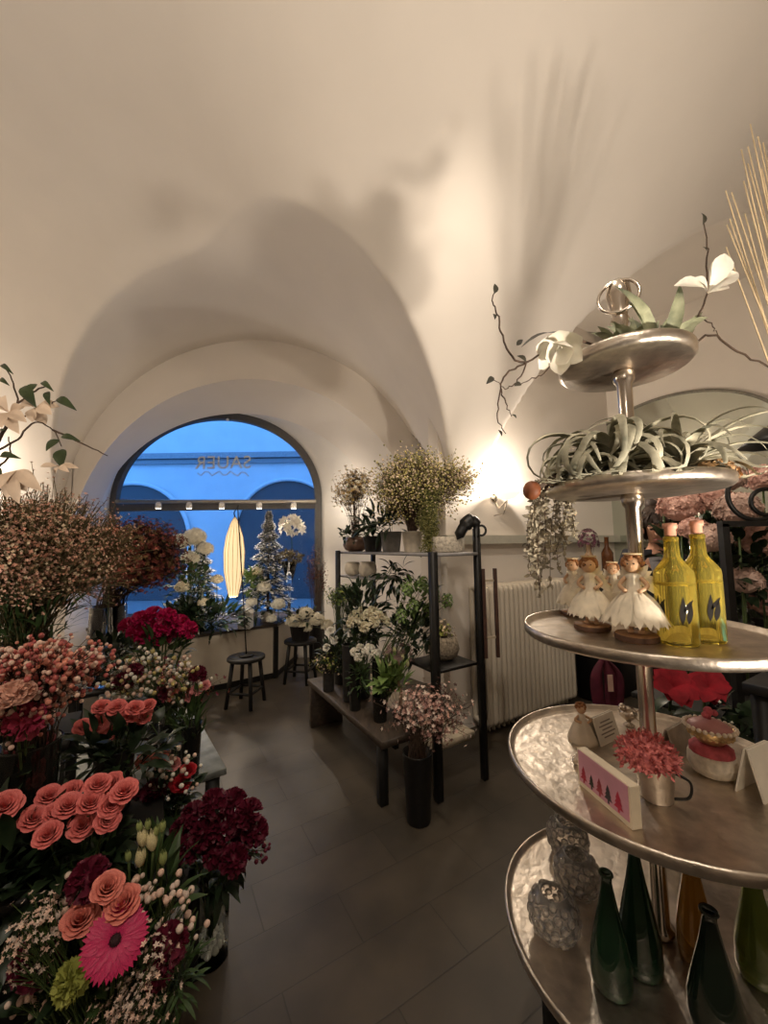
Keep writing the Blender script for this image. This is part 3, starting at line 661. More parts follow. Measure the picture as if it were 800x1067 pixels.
for i in range(34):
    tp = at(rnd.uniform(772, 850), rnd.uniform(118, 190), 1.02+rnd.uniform(-.12, .12)) if i > 5 else at(rnd.uniform(755, 785), rnd.uniform(195, 260), 1.0)
    b0 = gv+V((rnd.uniform(-.03, .03), rnd.uniform(-.03, .03), .1)); mt = gv+V((rnd.uniform(-.03, .03), rnd.uniform(-.03, .03), .42))
    q = spath([b0, mt, mt.lerp(tp, .5)+V((.012, 0, .0)), tp], 7); k = len(q)-1
    mb.tube(q, [.0034-.0018*j/k for j in range(k+1)], 5)
stuff(mb.build('stalks', STRAW, dgs))
# black floor lamp whose dish shade pokes in at the right edge
pq = at(808, 458, 1.5); pl0 = V((pq.x+.32, pq.y+.05, 0)); pen = thing('floor_lamp', pl0, 'black floor lamp whose dish shade pokes in at the right edge', 'lamp')
MB().lathe([(.004, .06), (.03, .055), (.08, .012), (.115, -.022), (.108, -.022), (.07, .0), (.004, .03)], pq, 30).build('shade', BLACK, pen)
MB().tube(spath([pl0+V((0, 0, .01)), pl0+V((0, 0, pq.z-.2)), pl0+V((-.04, 0, pq.z+.06)), pq+V((0, 0, .058))], 6), .008, 6).build('pole', BLACK, pen)
MB().lathe([(.13, 0), (.13, .014), (.01, .02), (.002, .021)], pl0, 24).build('base', BLACK, pen)
# ------------------------------------------------------------------ flower table behind the stand, mirror, person
def onright(px, py): return onplane(px, py, AX, MW)
mc = onright(686, 470); nC = mc.dot(BX)-.06; ztop = onright(684, 417).z; Rm = .95
mir = thing('arched_mirror', mn(MW-.02, nC, 1.0), 'arched mirror on the right wall behind the tiered stand', 'mirror'); mb = MB()
pts = [mn(MW-.03, nC-Rm, 1.0)]+[mn(MW-.03, nC-Rm*math.cos(PI*i/40), ztop-.62+.62*math.sin(PI*i/40)) for i in range(41)]+[mn(MW-.03, nC+Rm, 1.0)]
mb.add(pts+[p+AX*.025 for p in pts], [tuple(range(len(pts)-1, -1, -1))]+[(i, i+1, len(pts)+i+1, len(pts)+i) for i in range(len(pts)-1)])
mb.build('glass', mat('mirror_silver', (.62, .66, .60), .04, 1, var=.03, scale=2), mir, False)
MB().tube(pts, .016, 6).build('frame', mat('grey_mirror_frame', (.22, .20, .16), .5), mir)
ft = V((2.02, 2.12, 0)); ftab = thing('flower_table', ft, 'black table carrying pink flowers behind the tiered stand', 'table')
MB().box(ft+V((0, 0, .735)), (1.5, .60, .03), x=AX, y=BX, bev=.004).build('top', LEGW, ftab)
for sx_ in (-1, 1):
    for sy_ in (-1, 1): MB().box(ft+V((0, 0, .36))+AX*.70*sx_+BX*.26*sy_, (.05, .05, .72), x=AX, y=BX).build('leg', LEGW, ftab)
def ball_of_florets(mb, c, r, n, fr, k=4, mi=0, zmin=-.4, sq=.85):
    for i in range(n):
        zz = zmin+(1-zmin)*(i+.5)/n; a = i*2.39996; q = math.sqrt(max(0, 1-zz*zz)); d = V((q*math.cos(a), q*math.sin(a), zz))
        mb.floret(V(c)+V((d.x*r, d.y*r, d.z*r*sq))*rnd.uniform(.88, 1.05), d+rdir()*.3, fr, k, mi=mi)
    mb.ball(c, r*.86, 12, 8, sc=(1, 1, sq), mi=mi)
HYD = mat('antique_pink_hydrangea', (.60, .27, .20), .75, var=.4, scale=24, c2=(.72, .46, .38))
HYC = mat('blush_cream_hydrangea', (.68, .48, .40), .75, var=.25, scale=24)
DV = mat('charcoal_vase', (.03, .027, .025), .5, var=.3)
def vase(c, r, h, m, label, group=None, name='vase', fl=1.0):
    c = V(c); o = thing(name, c, label, 'vase', group)
    MB().lathe([(r*.82, 0), (r*.86, .004), (r*fl, h*.98), (r*fl+.002, h), (r*fl-.004, h), (r*.80, .012), (.002, .010)], c, 28).build('body', m, o); return o
k = 0
HY = [(708, 528, 2.0, .095, 'behind the pole and above the yellow bottles', HYD), (742, 520, 2.1, .085, 'left of the iron scroll', HYD), (768, 532, 1.9, .09, 'inside the iron scroll', HYC), (758, 500, 2.15, .08, 'highest of the group under the pendant lamp', HYC), (740, 562, 1.85, .075, 'beside the left upright of the iron frame', HYC), (792, 565, 1.95, .09, 'inside the iron frame at the right edge', HYD), (794, 500, 2.2, .085, 'at the right edge below the pendant lamp', HYD), (722, 552, 1.9, .06, 'just above the bottle caps', HYD), (775, 606, 1.9, .07, 'low inside the iron frame', HYC), (690, 512, 2.2, .075, 'close to the pole under the second tray', HYC), (798, 630, 2.0, .07, 'lowest at the right edge', HYD), (724, 506, 2.3, .07, 'under the right end of the second tray', HYD)]
for (px, py, Y, r, wh, m) in HY:
    c = at(px, py, Y); o = thing('hydrangea', V((c.x, c.y, .97)), 'dried %s hydrangea head %s' % ('antique pink' if m is HYD else 'blush cream', wh), 'flower', 'hydrangeas behind the stand')
    mb = MB(); ball_of_florets(mb, c, r, 300, r*.20, sq=.95); mb.build('bloom', m, o)
    MB().tube([V((c.x*.97, c.y*.985, .80)), c-V((0, 0, r*.5))], .005, 6).build('stem', STEM, o)
tub = ft+AX*.02+V((0, 0, .75))
for i, (dm, dn) in enumerate(((-.30, .05), (.0, .0), (.30, .02), (.56, -.02))):
    vase(ft+AX*dm+BX*dn+V((0, 0, .75)), .11, .34, DV, 'charcoal vase under the pink hydrangeas, %s from the left' % ('first', 'second', 'third', 'fourth')[i], 'charcoal vases under the hydrangeas')
# iron frame with scroll
irn = thing('iron_screen', at(775, 640, 1.55), 'black wrought iron frame with a round scroll on top at the right edge', 'iron frame'); Yi = 1.62
mb = MB(); fl = [at(753, 546, Yi), at(753, 655, Yi), at(830, 655, Yi), at(830, 546, Yi)]
zt_, zb_ = fl[0].z, .75
xa, xb = fl[0].x, fl[0].x+.42; ya = Yi
for x_ in (xa, xb): mb.box((x_, ya, (zt_+zb_)/2), (.028, .028, zt_-zb_))
mb.box(((xa+xb)/2, ya, zt_), (xb-xa+.028, .028, .024)).box(((xa+xb)/2, ya, zb_+.28), (xb-xa, .024, .024)).box(((xa+xb)/2, ya, zb_+.012), (xb-xa, .024, .024))
mb.build('frame', BLACK, irn, False)
c = at(786, 516, Yi); mb = MB(); mb.tube([c+V((math.cos(a)*.115, 0, math.sin(a)*.105)) for a in [2.2+i*.16 for i in range(20)]], .010, 7)
c_ = at(799, 523, Yi); mb.tube([c_+V((math.cos(2*PI*i/24)*.07, 0, math.sin(2*PI*i/24)*.055)) for i in range(24)], .009, 7, closed=True); mb.build('scroll', BLACK, irn)
# red flowers low behind the stand
REDV = atz(714, 760, .75)
rv = V((1.40, 1.78, 0))
def poinsettia(c, n, R, m, label, k=11):
    o = thing('red_flower', c, label, 'flower', 'red flowers behind the candle bowl'); mb = MB(); x, y, z = frame(n)
    for i in range(k):
        a = i*2.39996; d = x*math.cos(a)+y*math.sin(a); mb.leaf(c, V(c)+d*R*rnd.uniform(.75, 1)+z*R*rnd.uniform(.0, .35), R*.75, z, sag=.16, fold=.2, n=7, shape=1.2)
    mb.build('bloom', m, o); return o
c1, c2_ = at(702, 716, 1.5), at(738, 716, 1.62)
base = V((1.22, 1.56, .0))
for c, lb_ in ((c1, 'bright red poinsettia bloom behind the candle bowl, left of the pair'), (c2_, 'bright red poinsettia bloom behind the candle bowl, right of the pair')):
    o = poinsettia(c, (-.35, -.75, .6), .085, mat('poinsettia_red', (.21, .003, .010), .9, var=.3), lb_)
    mb = MB(); mb.tube(curve((c.x+.02, c.y+.05, c.z-.28), c-V((0, -.01, .01)), (0, .02, 0)), .005, 6); mb.build('stem', STEM, o)
    mb = MB()
    for i in range(14): b0 = V((c.x+.02, c.y+.04, c.z-.05-.16*rnd.random())); mb.leaf(b0, b0+V((rnd.uniform(-1, 1), rnd.uniform(-.7, .5), rnd.uniform(-.3, .3))).normalized()*.10, .045)
    mb.build('leaves', LEAFD, o)
    pt = V((c.x+.02, c.y+.05, 0)); vase((pt.x, pt.y, 0), .085, c.z-.17, DV, 'tall charcoal pot of the %s poinsettia' % ('left' if c is c1 else 'right'))
# dark foliage plant below the iron frame
fp = thing('green_plant', V((1.55, 1.36, .3)), 'dark leafy plant with pale specks low at the right edge', 'plant'); mb = MB(); m2 = MB()
for i in range(150):
    c = at(rnd.uniform(752, 830), rnd.uniform(735, 800), 1.45+rnd.uniform(-.12, .12)); mb.leaf(c, c+rdir()*.07, .03, rdir())
    if i % 4 == 0: m2.octa(c+rdir()*.03, .006)
mb.build('leaves', LEAFD, fp); stuff(m2.build('specks', WHITE, fp))
MB().tube([V((1.55, 1.36, .32)), V((1.50, 1.40, 1.0))], .012, 6).build('stem', TWIG, fp)
vase((1.55, 1.36, 0), .12, .34, DV, 'wide charcoal pot of the dark leafy plant at the right edge')
# burgundy wrapped bottle and ribbon hanging on the far side of the stand
bq = at(629, 700, 1.75); br2 = thing('burgundy_ribbon', V((bq.x, bq.y, .75)), 'burgundy velvet ribbon loops with a pale tag, between radiator and stand pole', 'ribbon')
mb = MB(); VEL = mat('burgundy_velvet', (.085, .008, .022), .7, var=.35, scale=20)
for (dx, w_) in ((-.03, .05), (.02, .05), (.05, .04)):
    pth = spath([at(629, 684, 1.75)+V((0, 0, 0)), bq+V((dx*1.2, -.01, -.02)), bq+V((dx, 0, -.16)), bq+V((dx*.6, .0, -.24))], 6)
    vs = []
    for i, p in enumerate(pth): t = i/(len(pth)-1); vs += [p+V((-w_*.5*math.sin(.5+2.2*t), .012*math.sin(5*t), 0)), p+V((0, -.014, 0)), p+V((w_*.5*math.sin(.5+2.2*t), .01*math.cos(4*t), 0))]
    mb.add(vs, [(i*3+j, i*3+j+1, i*3+j+4, i*3+j+3) for i in range(len(pth)-1) for j in (0, 1)])
mb.build('ribbon', VEL, br2)
MB().box(bq+V((.012, -.025, -.04)), (.022, .003, .07)).build('tag', mat('pale_pink_tag', (.55, .36, .30), .7), br2, False)
lo = bq+V((0, .01, 0)); hk = thing('iron_stand', V((lo.x, lo.y, 0)), 'slim black iron stand holding the burgundy ribbon', 'stand')
MB().tube([V((lo.x, lo.y, .0)), V((lo.x, lo.y, at(629, 683, 1.75).z))], .008, 6).lathe([(.10, 0), (.10, .012), (.004, .016)], (lo.x, lo.y, 0), 20).build('rod', BLACK, hk)
# wall console right of the radiator with brown bottle and dried purple flowers
cs = mn(3.86, NW-.24); con = thing('wall_console', cs, 'dark console table against the wall right of the radiator', 'table')
MB().box(cs+V((0, 0, 1.17)), (.66, .30, .03), x=AX, y=BX, bev=.004).build('top', DARKWOOD, con)
MB().box(cs+V((0, 0, .585)), (.60, .26, 1.14), x=AX, y=BX).build('cabinet', LEGW, con)
for (px, py, hh, rr, m, lb_) in ((633, 585, .36, .055, mat('brown_glass', (.17, .06, .02), .12, trans=.3), 'brown bottle on the console right of the radiator'), (614, 585, .30, .05, mat('tan_bottle', (.30, .19, .10), .4), 'tan slim bottle on the console left of the brown one')):
    q = mn(onplane(px, py, BX, NW-.24).dot(AX), NW-.24, 1.185); o = thing('bottle', q, lb_, 'bottle', 'bottles on the wall console')
    MB().lathe([(rr*.9, 0), (rr, .01), (rr, hh*.55), (rr*.4, hh*.72), (rr*.36, hh*.97), (rr*.42, hh), (.002, hh)], q, 24).build('body', m, o)
q = mn(3.66, NW-.24, 1.185); vase(q, .06, .16, DV, 'small dark vase of dried purple flowers on the wall console')
pf = thing('dried_flower', q+V((0, 0, .05)), 'bunch of dried dark purple flowers on the wall console', 'dried flower'); mb = MB()
for i in range(90): d = rdir(-.3); mb.floret(q+V((0, 0, .30))+V((d.x*.09, d.y*.09, d.z*.14)), d, .022, 5)
stuff(mb.build('blossoms', mat('dried_purple', (.10, .03, .05), .8, var=.4, scale=30), pf, False))
mb = MB()
for i in range(10): mb.tube([q+V((0, 0, .02)), q+V((rnd.uniform(-.06, .06), rnd.uniform(-.06, .06), .32))], .002, 4)
mb.build('stems', TWIG, pf)
# ------------------------------------------------------------------ person behind the flower table
def skin(name, joints, edges, m, parent, sub=2):
    me = bpy.data.meshes.new(name); off = parent_loc(parent)
    ks = list(joints); me.from_pydata([tuple(V(joints[k][0])-off) for k in ks], [(ks.index(a), ks.index(b)) for a, b in edges], [])
    o = bpy.data.objects.new(name, me); COL.objects.link(o); o.parent = parent; me.materials.append(m)
    md = o.modifiers.new('skin', 'SKIN'); md.use_smooth_shade = True
    if not me.skin_vertices: 
        bpy.context.view_layer.objects.active = o
    lay = me.skin_vertices[0].data if len(me.skin_vertices) else None
    for i, k in enumerate(ks):
        r = joints[k][1]; lay[i].radius = r if isinstance(r, tuple) else (r, r)
    lay[0].use_root = True
    s_ = o.modifiers.new('sub', 'SUBSURF'); s_.levels = sub; s_.render_levels = sub
    return o
SKINM = mat('skin', (.50, .27, .18), .5, var=.06, sub=.1); JKT = mat('dark_jacket', (.012, .012, .018), .8, var=.3); TRS = mat('dark_trousers', (.016, .015, .017), .85, var=.3); SHRT = mat('grey_shirt', (.20, .19, .20), .8, var=.1); HAIRD = mat('dark_brown_hair', (.030, .015, .008), .6, var=.4, scale=80, stretch=(6, 6, 1))
hp = at(687, 546, 2.72); g0 = V((hp.x+.05, hp.y+.10, 0)); per = thing('person', g0, 'person in a dark jacket and grey shirt standing with head bowed behind the flowers', 'person')
fd = (EYE-g0); fd.z = 0; fd.normalize(); sd = V((fd.y, -fd.x, 0)) * -1      # fd: facing, sd: the person's own left seen as +
def Q(a, f, z): return g0+sd*a+fd*f+V((0, 0, z))
HZ = hp.z-.02; sh = HZ-.195
J = {'pelvis': (Q(0, -.02, .93), (.16, .12)), 'waist': (Q(0, -.01, 1.08), (.14, .10)), 'chest': (Q(0, .0, sh-.12), (.17, .12)), 'neckb': (Q(0, .015, sh+.02), (.075, .07)), 'neck': (Q(0, .05, sh+.09), .058), 'skull0': (Q(0, .09, HZ-.06), (.062, .07)), 'skull': (Q(0, .10, HZ+.03), (.078, .095)), 'crown': (Q(0, .09, HZ+.09), (.055, .065))}
E = [('pelvis', 'waist'), ('waist', 'chest'), ('chest', 'neckb'), ('neckb', 'neck'), ('neck', 'skull0'), ('skull0', 'skull'), ('skull', 'crown')]
for s, n in ((1, 'l'), (-1, 'r')):
    J['sho'+n] = (Q(.19*s, .0, sh-.02), .062); J['elb'+n] = (Q(.25*s, .03, sh-.32), .046); J['wri'+n] = (Q(.17*s, .24, sh-.44), .030); J['pal'+n] = (Q(.13*s, .31, sh-.46), (.036, .018))
    E += [('chest', 'sho'+n), ('sho'+n, 'elb'+n), ('elb'+n, 'wri'+n), ('wri'+n, 'pal'+n)]
    for k, (da, L) in enumerate(((-.030, .07), (-.010, .08), (.010, .085), (.030, .075))):
        a = 'f%d%s' % (k, n); J[a+'a'] = (Q(.10*s+da*.9, .335, sh-.462), .0095); J[a+'b'] = (Q(.09*s+da, .335+L*.5, sh-.475), .0085); J[a+'c'] = (Q(.08*s+da, .335+L*.8, sh-.51), .0075)
        E += [('pal'+n, a+'a'), (a+'a', a+'b'), (a+'b', a+'c')]
    J['th'+n] = (Q(.095*s, .30, sh-.445), .010); J['th2'+n] = (Q(.06*s, .34, sh-.45), .008); E += [('pal'+n, 'th'+n), ('th'+n, 'th2'+n)]
    J['hip'+n] = (Q(.09*s, -.02, .86), .095); J['kne'+n] = (Q(.10*s, .01, .48), .060); J['ank'+n] = (Q(.11*s, -.02, .09), .040); J['toe'+n] = (Q(.12*s, .12, .035), (.042, .03))
    E += [('pelvis', 'hip'+n), ('hip'+n, 'kne'+n), ('kne'+n, 'ank'+n), ('ank'+n, 'toe'+n)]
skin('body', J, E, SKINM, per)
JJ = {k: (J[k][0], tuple(q+.016 for q in (J[k][1] if isinstance(J[k][1], tuple) else (J[k][1],)*2))) for k in ('pelvis', 'waist', 'chest', 'shol', 'shor', 'elbl', 'elbr', 'wril', 'wrir')}
JJ['neckb'] = (Q(0, .005, sh+.015), (.095, .085))
skin('jacket', JJ, [e for e in E if e[0] in JJ and e[1] in JJ], JKT, per)
TT = {k: (J[k][0], tuple(q+.012 for q in (J[k][1] if isinstance(J[k][1], tuple) else (J[k][1],)*2))) for k in ('pelvis', 'hipl', 'hipr', 'knel', 'kner', 'ankl', 'ankr')}
skin('trousers', TT, [e for e in E if e[0] in TT and e[1] in TT], TRS, per)
for s in (1, -1):
    MB().ball(Q(.115*s, .07, .04), .06, 12, 8, sc=(.8, 2.2, .65), n=(0, 0, 1)).build('shoe', BLACK, per)
mb = MB(); mb.grid(lambda u, v: Q((u-.5)*.13*(1-v*.75), .158-.02*(u-.5)**2*4-.055*(1-v)*0+.0-.06*v*v*0, sh+.0-.30*v), 8, 8); mb.build('shirt', SHRT, per)
hc = Q(0, .095, HZ+.02)
mb = MB(); N = 420
for i in range(N):
    d = rdir(-.55); fdot = d.dot(fd)
    if fdot > .35 and d.z < .30: continue
    p = hc+V((d.x*.092, d.y*.092, d.z*.125+.005)); mb.leaf(p, p+(V((0, 0, -1))+d*.5+rdir()*.4).normalized()*.06, .03, d, n=3)
mb.ball(hc+fd*-.010+V((0, 0, .045)), .097, 14, 10, sc=(1, 1, 1.12))
mb.ball(hc+V((0, 0, .15))-fd*.01, .065, 12, 8); mb.build('hair', HAIRD, per)
# face
fz = HZ-.03; MB().ball(Q(0, .192, fz-.020), .014, 8, 6, sc=(.9, 1.2, 1.5)).build('nose', SKINM, per)
for s in (1, -1): MB().ball(Q(.088*s, .09, fz-.0), .024, 8, 6, sc=(.45, .8, 1.2)).build('ear', SKINM, per)
mb = MB()
for s in (1, -1): mb.ball(Q(.032*s, .178, fz+.012), .011, 8, 6, sc=(1.2, .7, .7)).tube([Q(.05*s, .168, fz+.034), Q(.016*s, .183, fz+.036)], .004, 5)
mb.build('eyes', mat('dark_eyes', (.02, .012, .008), .3), per)
MB().tube([Q(-.024, .176, fz-.062), Q(0, .186, fz-.060), Q(.024, .176, fz-.062)], [.003, .006, .003], 6).build('mouth', mat('lips', (.34, .10, .09), .5), per)
# ================================================================== flower makers
def carn_mesh(name, m, n=46, ruff=.5):
    mb = MB()
    for i in range(n):
        zz = -.15+1.1*(i+.5)/n; zz = min(zz, .98); a = i*2.39996; q = math.sqrt(max(0, 1-zz*zz)); d = V((q*math.cos(a), q*math.sin(a), zz))
        x, y, z = frame(d); t0 = rnd.random()*6; vs = [d*.35]; K = 5
        for k in range(K+1):
            aa = t0-.9+1.8*k/K; vs.append(d*(.86+ruff*.25*rnd.random()*(1 if k % 2 else .3))+(x*math.cos(aa)+y*math.sin(aa))*.34)
        mb.add(vs, [(0, k+1, k+2) for k in range(K)])
    mb.lathe([(.05, -.45), (.22, -.3), (.4, .05), (.3, .3), (.002, .4)], (0, 0, 0), 10)
    me_o = mb.build(name, m); me = me_o.data; bpy.data.objects.remove(me_o); return me
def rose_mesh(name, m, openness=1.0):
    mb = MB()
    for ring, (k, rb, r1, h, lip) in enumerate(((3, .04, .13, .92, .0), (4, .10, .27, .96, .02), (5, .18, .42, .97, .04), (5, .26, .58, .95, .07), (6, .32, .74, .88, .10), (6, .34, .88, .72, .13))):
        r1 = rb+(r1-rb)*(openness if ring > 1 else 1)
        for i in range(k):
            t0 = ring*.7+2*PI*i/k+rnd.uniform(-.12, .12); w = PI/k*1.35; hh = h*rnd.uniform(.94, 1.06); tw = rnd.uniform(-.04, .04)
            def P(u, v, t0=t0, w=w, rb=rb, r1=r1, hh=hh, lip=lip, tw=tw):
                uu = u*2-1; vv = v*(1-.20*uu*uu); r = rb+(r1-rb)*vv**1.5+lip*.35*max(0, vv-.75)*4; z = -.25+(hh+.25)*math.sin(vv*PI/2*.98)-lip*max(0, (vv-.72)/.28)**2*.7
                a = t0+uu*w*(.62+.38*v); r *= 1+tw+.05*uu; return V((r*math.cos(a), r*math.sin(a), z))
            mb.grid(P, 6, 6)
    mb.ball((0, 0, -.22), .26, 10, 6)
    o = mb.build(name, m); me = o.data; bpy.data.objects.remove(o); return me
def tulip_mesh(name, m):
    mb = MB()
    for ring in (0, 1):
        for i in range(3):
            t0 = ring*PI/3+2*PI*i/3
            def P(u, v, t0=t0, ring=ring):
                uu = u*2-1; r = (.46-.03*ring)*math.sin(min(1, .12+v*1.0)*PI*.80)**.8*(1-.12*v); wv = .95*math.sin(PI*min(1, .15+v*.85))**.6
                return V((r*math.cos(t0+uu*wv), r*math.sin(t0+uu*wv), -.1+1.75*v*(1-.10*uu*uu)))
            mb.grid(P, 6, 8)
    o = mb.build(name, m); me = o.data; bpy.data.objects.remove(o); return me
def gerbera_mesh(name, m, mc):
    mb = MB()
    for ring, (k, r0, r1, zz) in enumerate(((40, .2, 1.0, .02), (36, .16, .84, .07), (30, .14, .56, .11))):
        for i in range(k):
            a = 2*PI*(i+ring*.33)/k+rnd.uniform(-.03, .03); d = V((math.cos(a), math.sin(a), 0)); mb.leaf(d*r0+V((0, 0, .06)), d*r1*rnd.uniform(.95, 1.03)+V((0, 0, zz+rnd.uniform(-.03, .03))), .20, (0, 0, 1), sag=.05, fold=.2, n=5, shape=1.6)
    mb.ball((0, 0, .08), .17, 14, 8, mi=1, sc=(1, 1, .55))
    for i in range(40): a = i*2.39996; q = .19*math.sqrt((i+.5)/40); mb.octa((q*math.cos(a), q*math.sin(a), .17-.5*q*.3), .018, mi=1)
    mb.lathe([(.03, -.2), (.14, -.06), (.18, .03), (.002, .04)], (0, 0, 0), 12, mi=0)
    o = mb.build(name, [m, mc]); me = o.data; bpy.data.objects.remove(o); return me
def flower(kind, me, c, n, R, root, label, cat, group=None, stem=STEM, sr=.0028, leaves=2, lm=LEAF, ll=.055, name=None):
    c = V(c); n = V(n).normalized(); o = thing(name or kind, root, label, cat, group)
    x, y, z = frame(n); Mx = Matrix((x, y, z)).transposed().to_4x4(); Mx.translation = c-V(root)
    b = bpy.data.objects.new('bloom', me); COL.objects.link(b); b.parent = o; b.matrix_local = Mx @ Matrix.Rotation(rnd.random()*6.28, 4, 'Z') @ Matrix.Scale(R, 4)
    cb = c-n*R*.3; mid = cb.lerp(V(root), .45)-n*R*.7; mid = mid+(V((root[0], root[1], mid.z))-mid)*.25
    p = spath([V(root), mid, cb], 6); MB().tube(p, sr, 6).build('stem', stem, o)
    for i in range(leaves):
        q = p[max(1, len(p)-5-i*2)]; d = V((rnd.uniform(-1, 1), rnd.uniform(-1, 1), rnd.uniform(-.1, .5))).normalized(); MB().leaf(q, q+d*ll, ll*.5, (0, 0, 1), sag=.1).build('leaf', lm, o)
    return o
def spray(name, root, c, rad, n, per, size, mats, label, cat, kind='octa', stem=TWIG, sr=.0015, spread=.05, zb=0, twig_=True, group=None, seed=1, shell=.55, zmin=-.5, mouth=.03, extra_leaf=None):
    r_ = random.Random(seed); root = V(root); c = V(c); o = thing(name, root, label, cat, group); st_ = MB(); bl = [MB() for _ in mats]; lf = MB()
    for i in range(n):
        while True:
            d = V((r_.uniform(-1, 1), r_.uniform(-1, 1), r_.uniform(-1, 1)))
            if shell < d.length < 1 and d.z > zmin: break
        p = c+V((d.x*rad[0], d.y*rad[1], d.z*rad[2])); b0 = root+V((r_.uniform(-1, 1)*mouth*.6, r_.uniform(-1, 1)*mouth*.6, 0)); mth = V((root.x+r_.uniform(-1, 1)*mouth, root.y+r_.uniform(-1, 1)*mouth, root.z+(zb or .12)))
        path = spath([b0, mth, mth.lerp(p, .55)+V((0, 0, .03)), p], 4); st_.tube(path, sr, 4, cap=False)
        for k in range(per):
            q = p+V((r_.gauss(0, 1), r_.gauss(0, 1), r_.gauss(0, 1)))*spread*.55; s_ = size*r_.uniform(.7, 1.25); mi = r_.randrange(len(mats))
            if twig_ and (k % 2 == 0 or kind == 'ball'): st_.tube([path[-3], q], sr*.6, 3, cap=False)
            if kind == 'octa': bl[mi].octa(q, s_)
            elif kind == 'ball': bl[mi].ball(q, s_, 7, 5)
            elif kind == 'five': bl[mi].floret(q, (q-c).normalized()+V((r_.uniform(-.5, .5), r_.uniform(-.5, .5), r_.uniform(-.2, .8))), s_, 5)
            else: bl[mi].floret(q, (q-c).normalized()+V((r_.uniform(-.6, .6), r_.uniform(-.6, .6), r_.uniform(-.3, .8))), s_, 4)
        if extra_leaf:
            for k in range(2): q = path[r_.randrange(6, len(path))]; lf.leaf(q, q+rdir()*.045, .02)
    st_.build('stems', stem, o)
    for m, b in zip(mats, bl):
        if b.v: stuff(b.build('blossoms', m, o, kind in ('octa', 'ball')))
    if extra_leaf: lf.build('leaves', extra_leaf, o)
    return o
def leafy(name, root, c, rad, n, L, w, m, label, cat='greenery', st=STEM, seed=1, upb=.3, group=None, pot=None):
    r_ = random.Random(seed); o = thing(name, root, label, cat, group); mb = MB(); s_ = MB(); c = V(c)
    for i in range(n):
        d = V((r_.gauss(0, .55), r_.gauss(0, .55), r_.gauss(0, .55)));
        if d.length > 1.1: d.normalize()
        q = c+V((d.x*rad[0], d.y*rad[1], d.z*rad[2])); dd = (d+V((r_.uniform(-.6, .6), r_.uniform(-.6, .6), upb+r_.uniform(-.4, .4)))).normalized(); l_ = L*r_.uniform(.6, 1.2)
        mb.leaf(q, q+dd*l_, w*r_.uniform(.7, 1.2), V((r_.uniform(-.5, .5), r_.uniform(-.5, .5), 1)), sag=.12, fold=.2, n=4)
        if i % 6 == 0: s_.tube(curve(root, q, (0, 0, .01), 4), .0018, 4, cap=False)
    stuff(mb.build('leaves', m, o)); s_.build('stems', st, o); return o
# ================================================================== middle of the room
# wooden bench
C0 = V((-.041, 2.32, 0)); bt = .371
bn = thing('bench', C0+AX*.15+BX*.6, 'low brown wooden bench carrying the white flowers, beside the plant rack', 'bench')
MB().box(C0+AX*.145+BX*.60+V((0, 0, bt-.022)), (.29, 1.24, .044), x=AX, y=BX, bev=.004).build('top', BENCH, bn)
for (a, b_) in ((.03, .03), (.26, .03)): MB().box(C0+AX*a+BX*b_+V((0, 0, (bt-.044)/2)), (.05, .05, bt-.044), x=AX, y=BX, bev=.003).build('leg', LEGW, bn)
MB().box(C0+AX*.145+BX*1.16+V((0, 0, (bt-.044)/2)), (.28, .05, bt-.044), x=AX, y=BX, bev=.003).build('end_panel', BENCH, bn)
MB().box(C0+AX*.145+BX*.60+V((0, 0, bt-.075)), (.03, 1.1, .06), x=AX, y=BX).build('rail', LEGW, bn)
# plant rack
P1, P2 = V((.296, 2.379, 0)), V((.618, 2.583, 0)); LR = 1.42
rk = thing('plant_rack', (P1+P2)/2+BX*LR/2, 'tall black metal plant rack with pots on its top shelf, left of the radiator', 'rack')
for p, w_, h_ in ((P1, .042, 1.45), (P2, .036, 1.60), (P1+BX*LR, .036, 1.45), (P2+BX*LR, .036, 1.45)):
    MB().box(p+V((0, 0, h_/2)), (w_, w_, h_), x=AX, y=BX, bev=.003).build('post', BLACK, rk)
cR = (P1+P2)/2+BX*LR/2; wR = (P2-P1).length
SHELF = mat('grey_shelf', (.26, .25, .25), .5, var=.1); PLANK = mat('pale_worn_plank', (.44, .37, .27), .6, var=.25, scale=8)
MB().box(cR+V((0, 0, 1.43)), (wR-.036, LR+.04, .02), x=AX, y=BX, bev=.003).build('shelf', SHELF, rk)
MB().box(cR+BX*.02+V((0, 0, .255)), (wR-.04, LR-.08, .05), x=AX, y=BX, bev=.004).build('shelf', PLANK, rk)['label'] = 'pale wooden bottom shelf'
MB().box((P1+P2)/2+BX*.17+V((0, 0, .715)), (wR-.036, .30, .02), x=AX, y=BX, bev=.003).build('shelf', BLACK, rk)
MB().box((P1+P2)/2+BX*(LR-.26)+V((0, 0, 1.215)), (wR-.036, .50, .016), x=AX, y=BX, bev=.002).build('shelf', SHELF, rk)
hk0 = P2+V((0, 0, 1.60)); dl = (at(478, 556, P2.y)-at(498, 540, P2.y))
fin = MB().tube(spath([hk0-V((0, 0, .06)), hk0+V((0, 0, .03)), hk0+V((-.03, 0, .055)), hk0+V((-.085, -.01, .01)), hk0+V((-.135, -.02, -.075))], 6), [.022]*6+[.034]*6+[.048]*6+[.036]*5+[.016, .003], 8); fin.build('hook_finial', BLACK, rk)
MB().tube([hk0+V((.035+.030*math.cos(2*PI*i/20), 0, -.015+.034*math.sin(2*PI*i/20))) for i in range(20)], .008, 7, closed=True).build('ring', BLACK, rk)
sr_ = MB(); t0, t1 = at(509, 603, 2.60), at(520, 604, 2.62); b0, b1 = at(510, 690, 2.60), at(522, 692, 2.62)
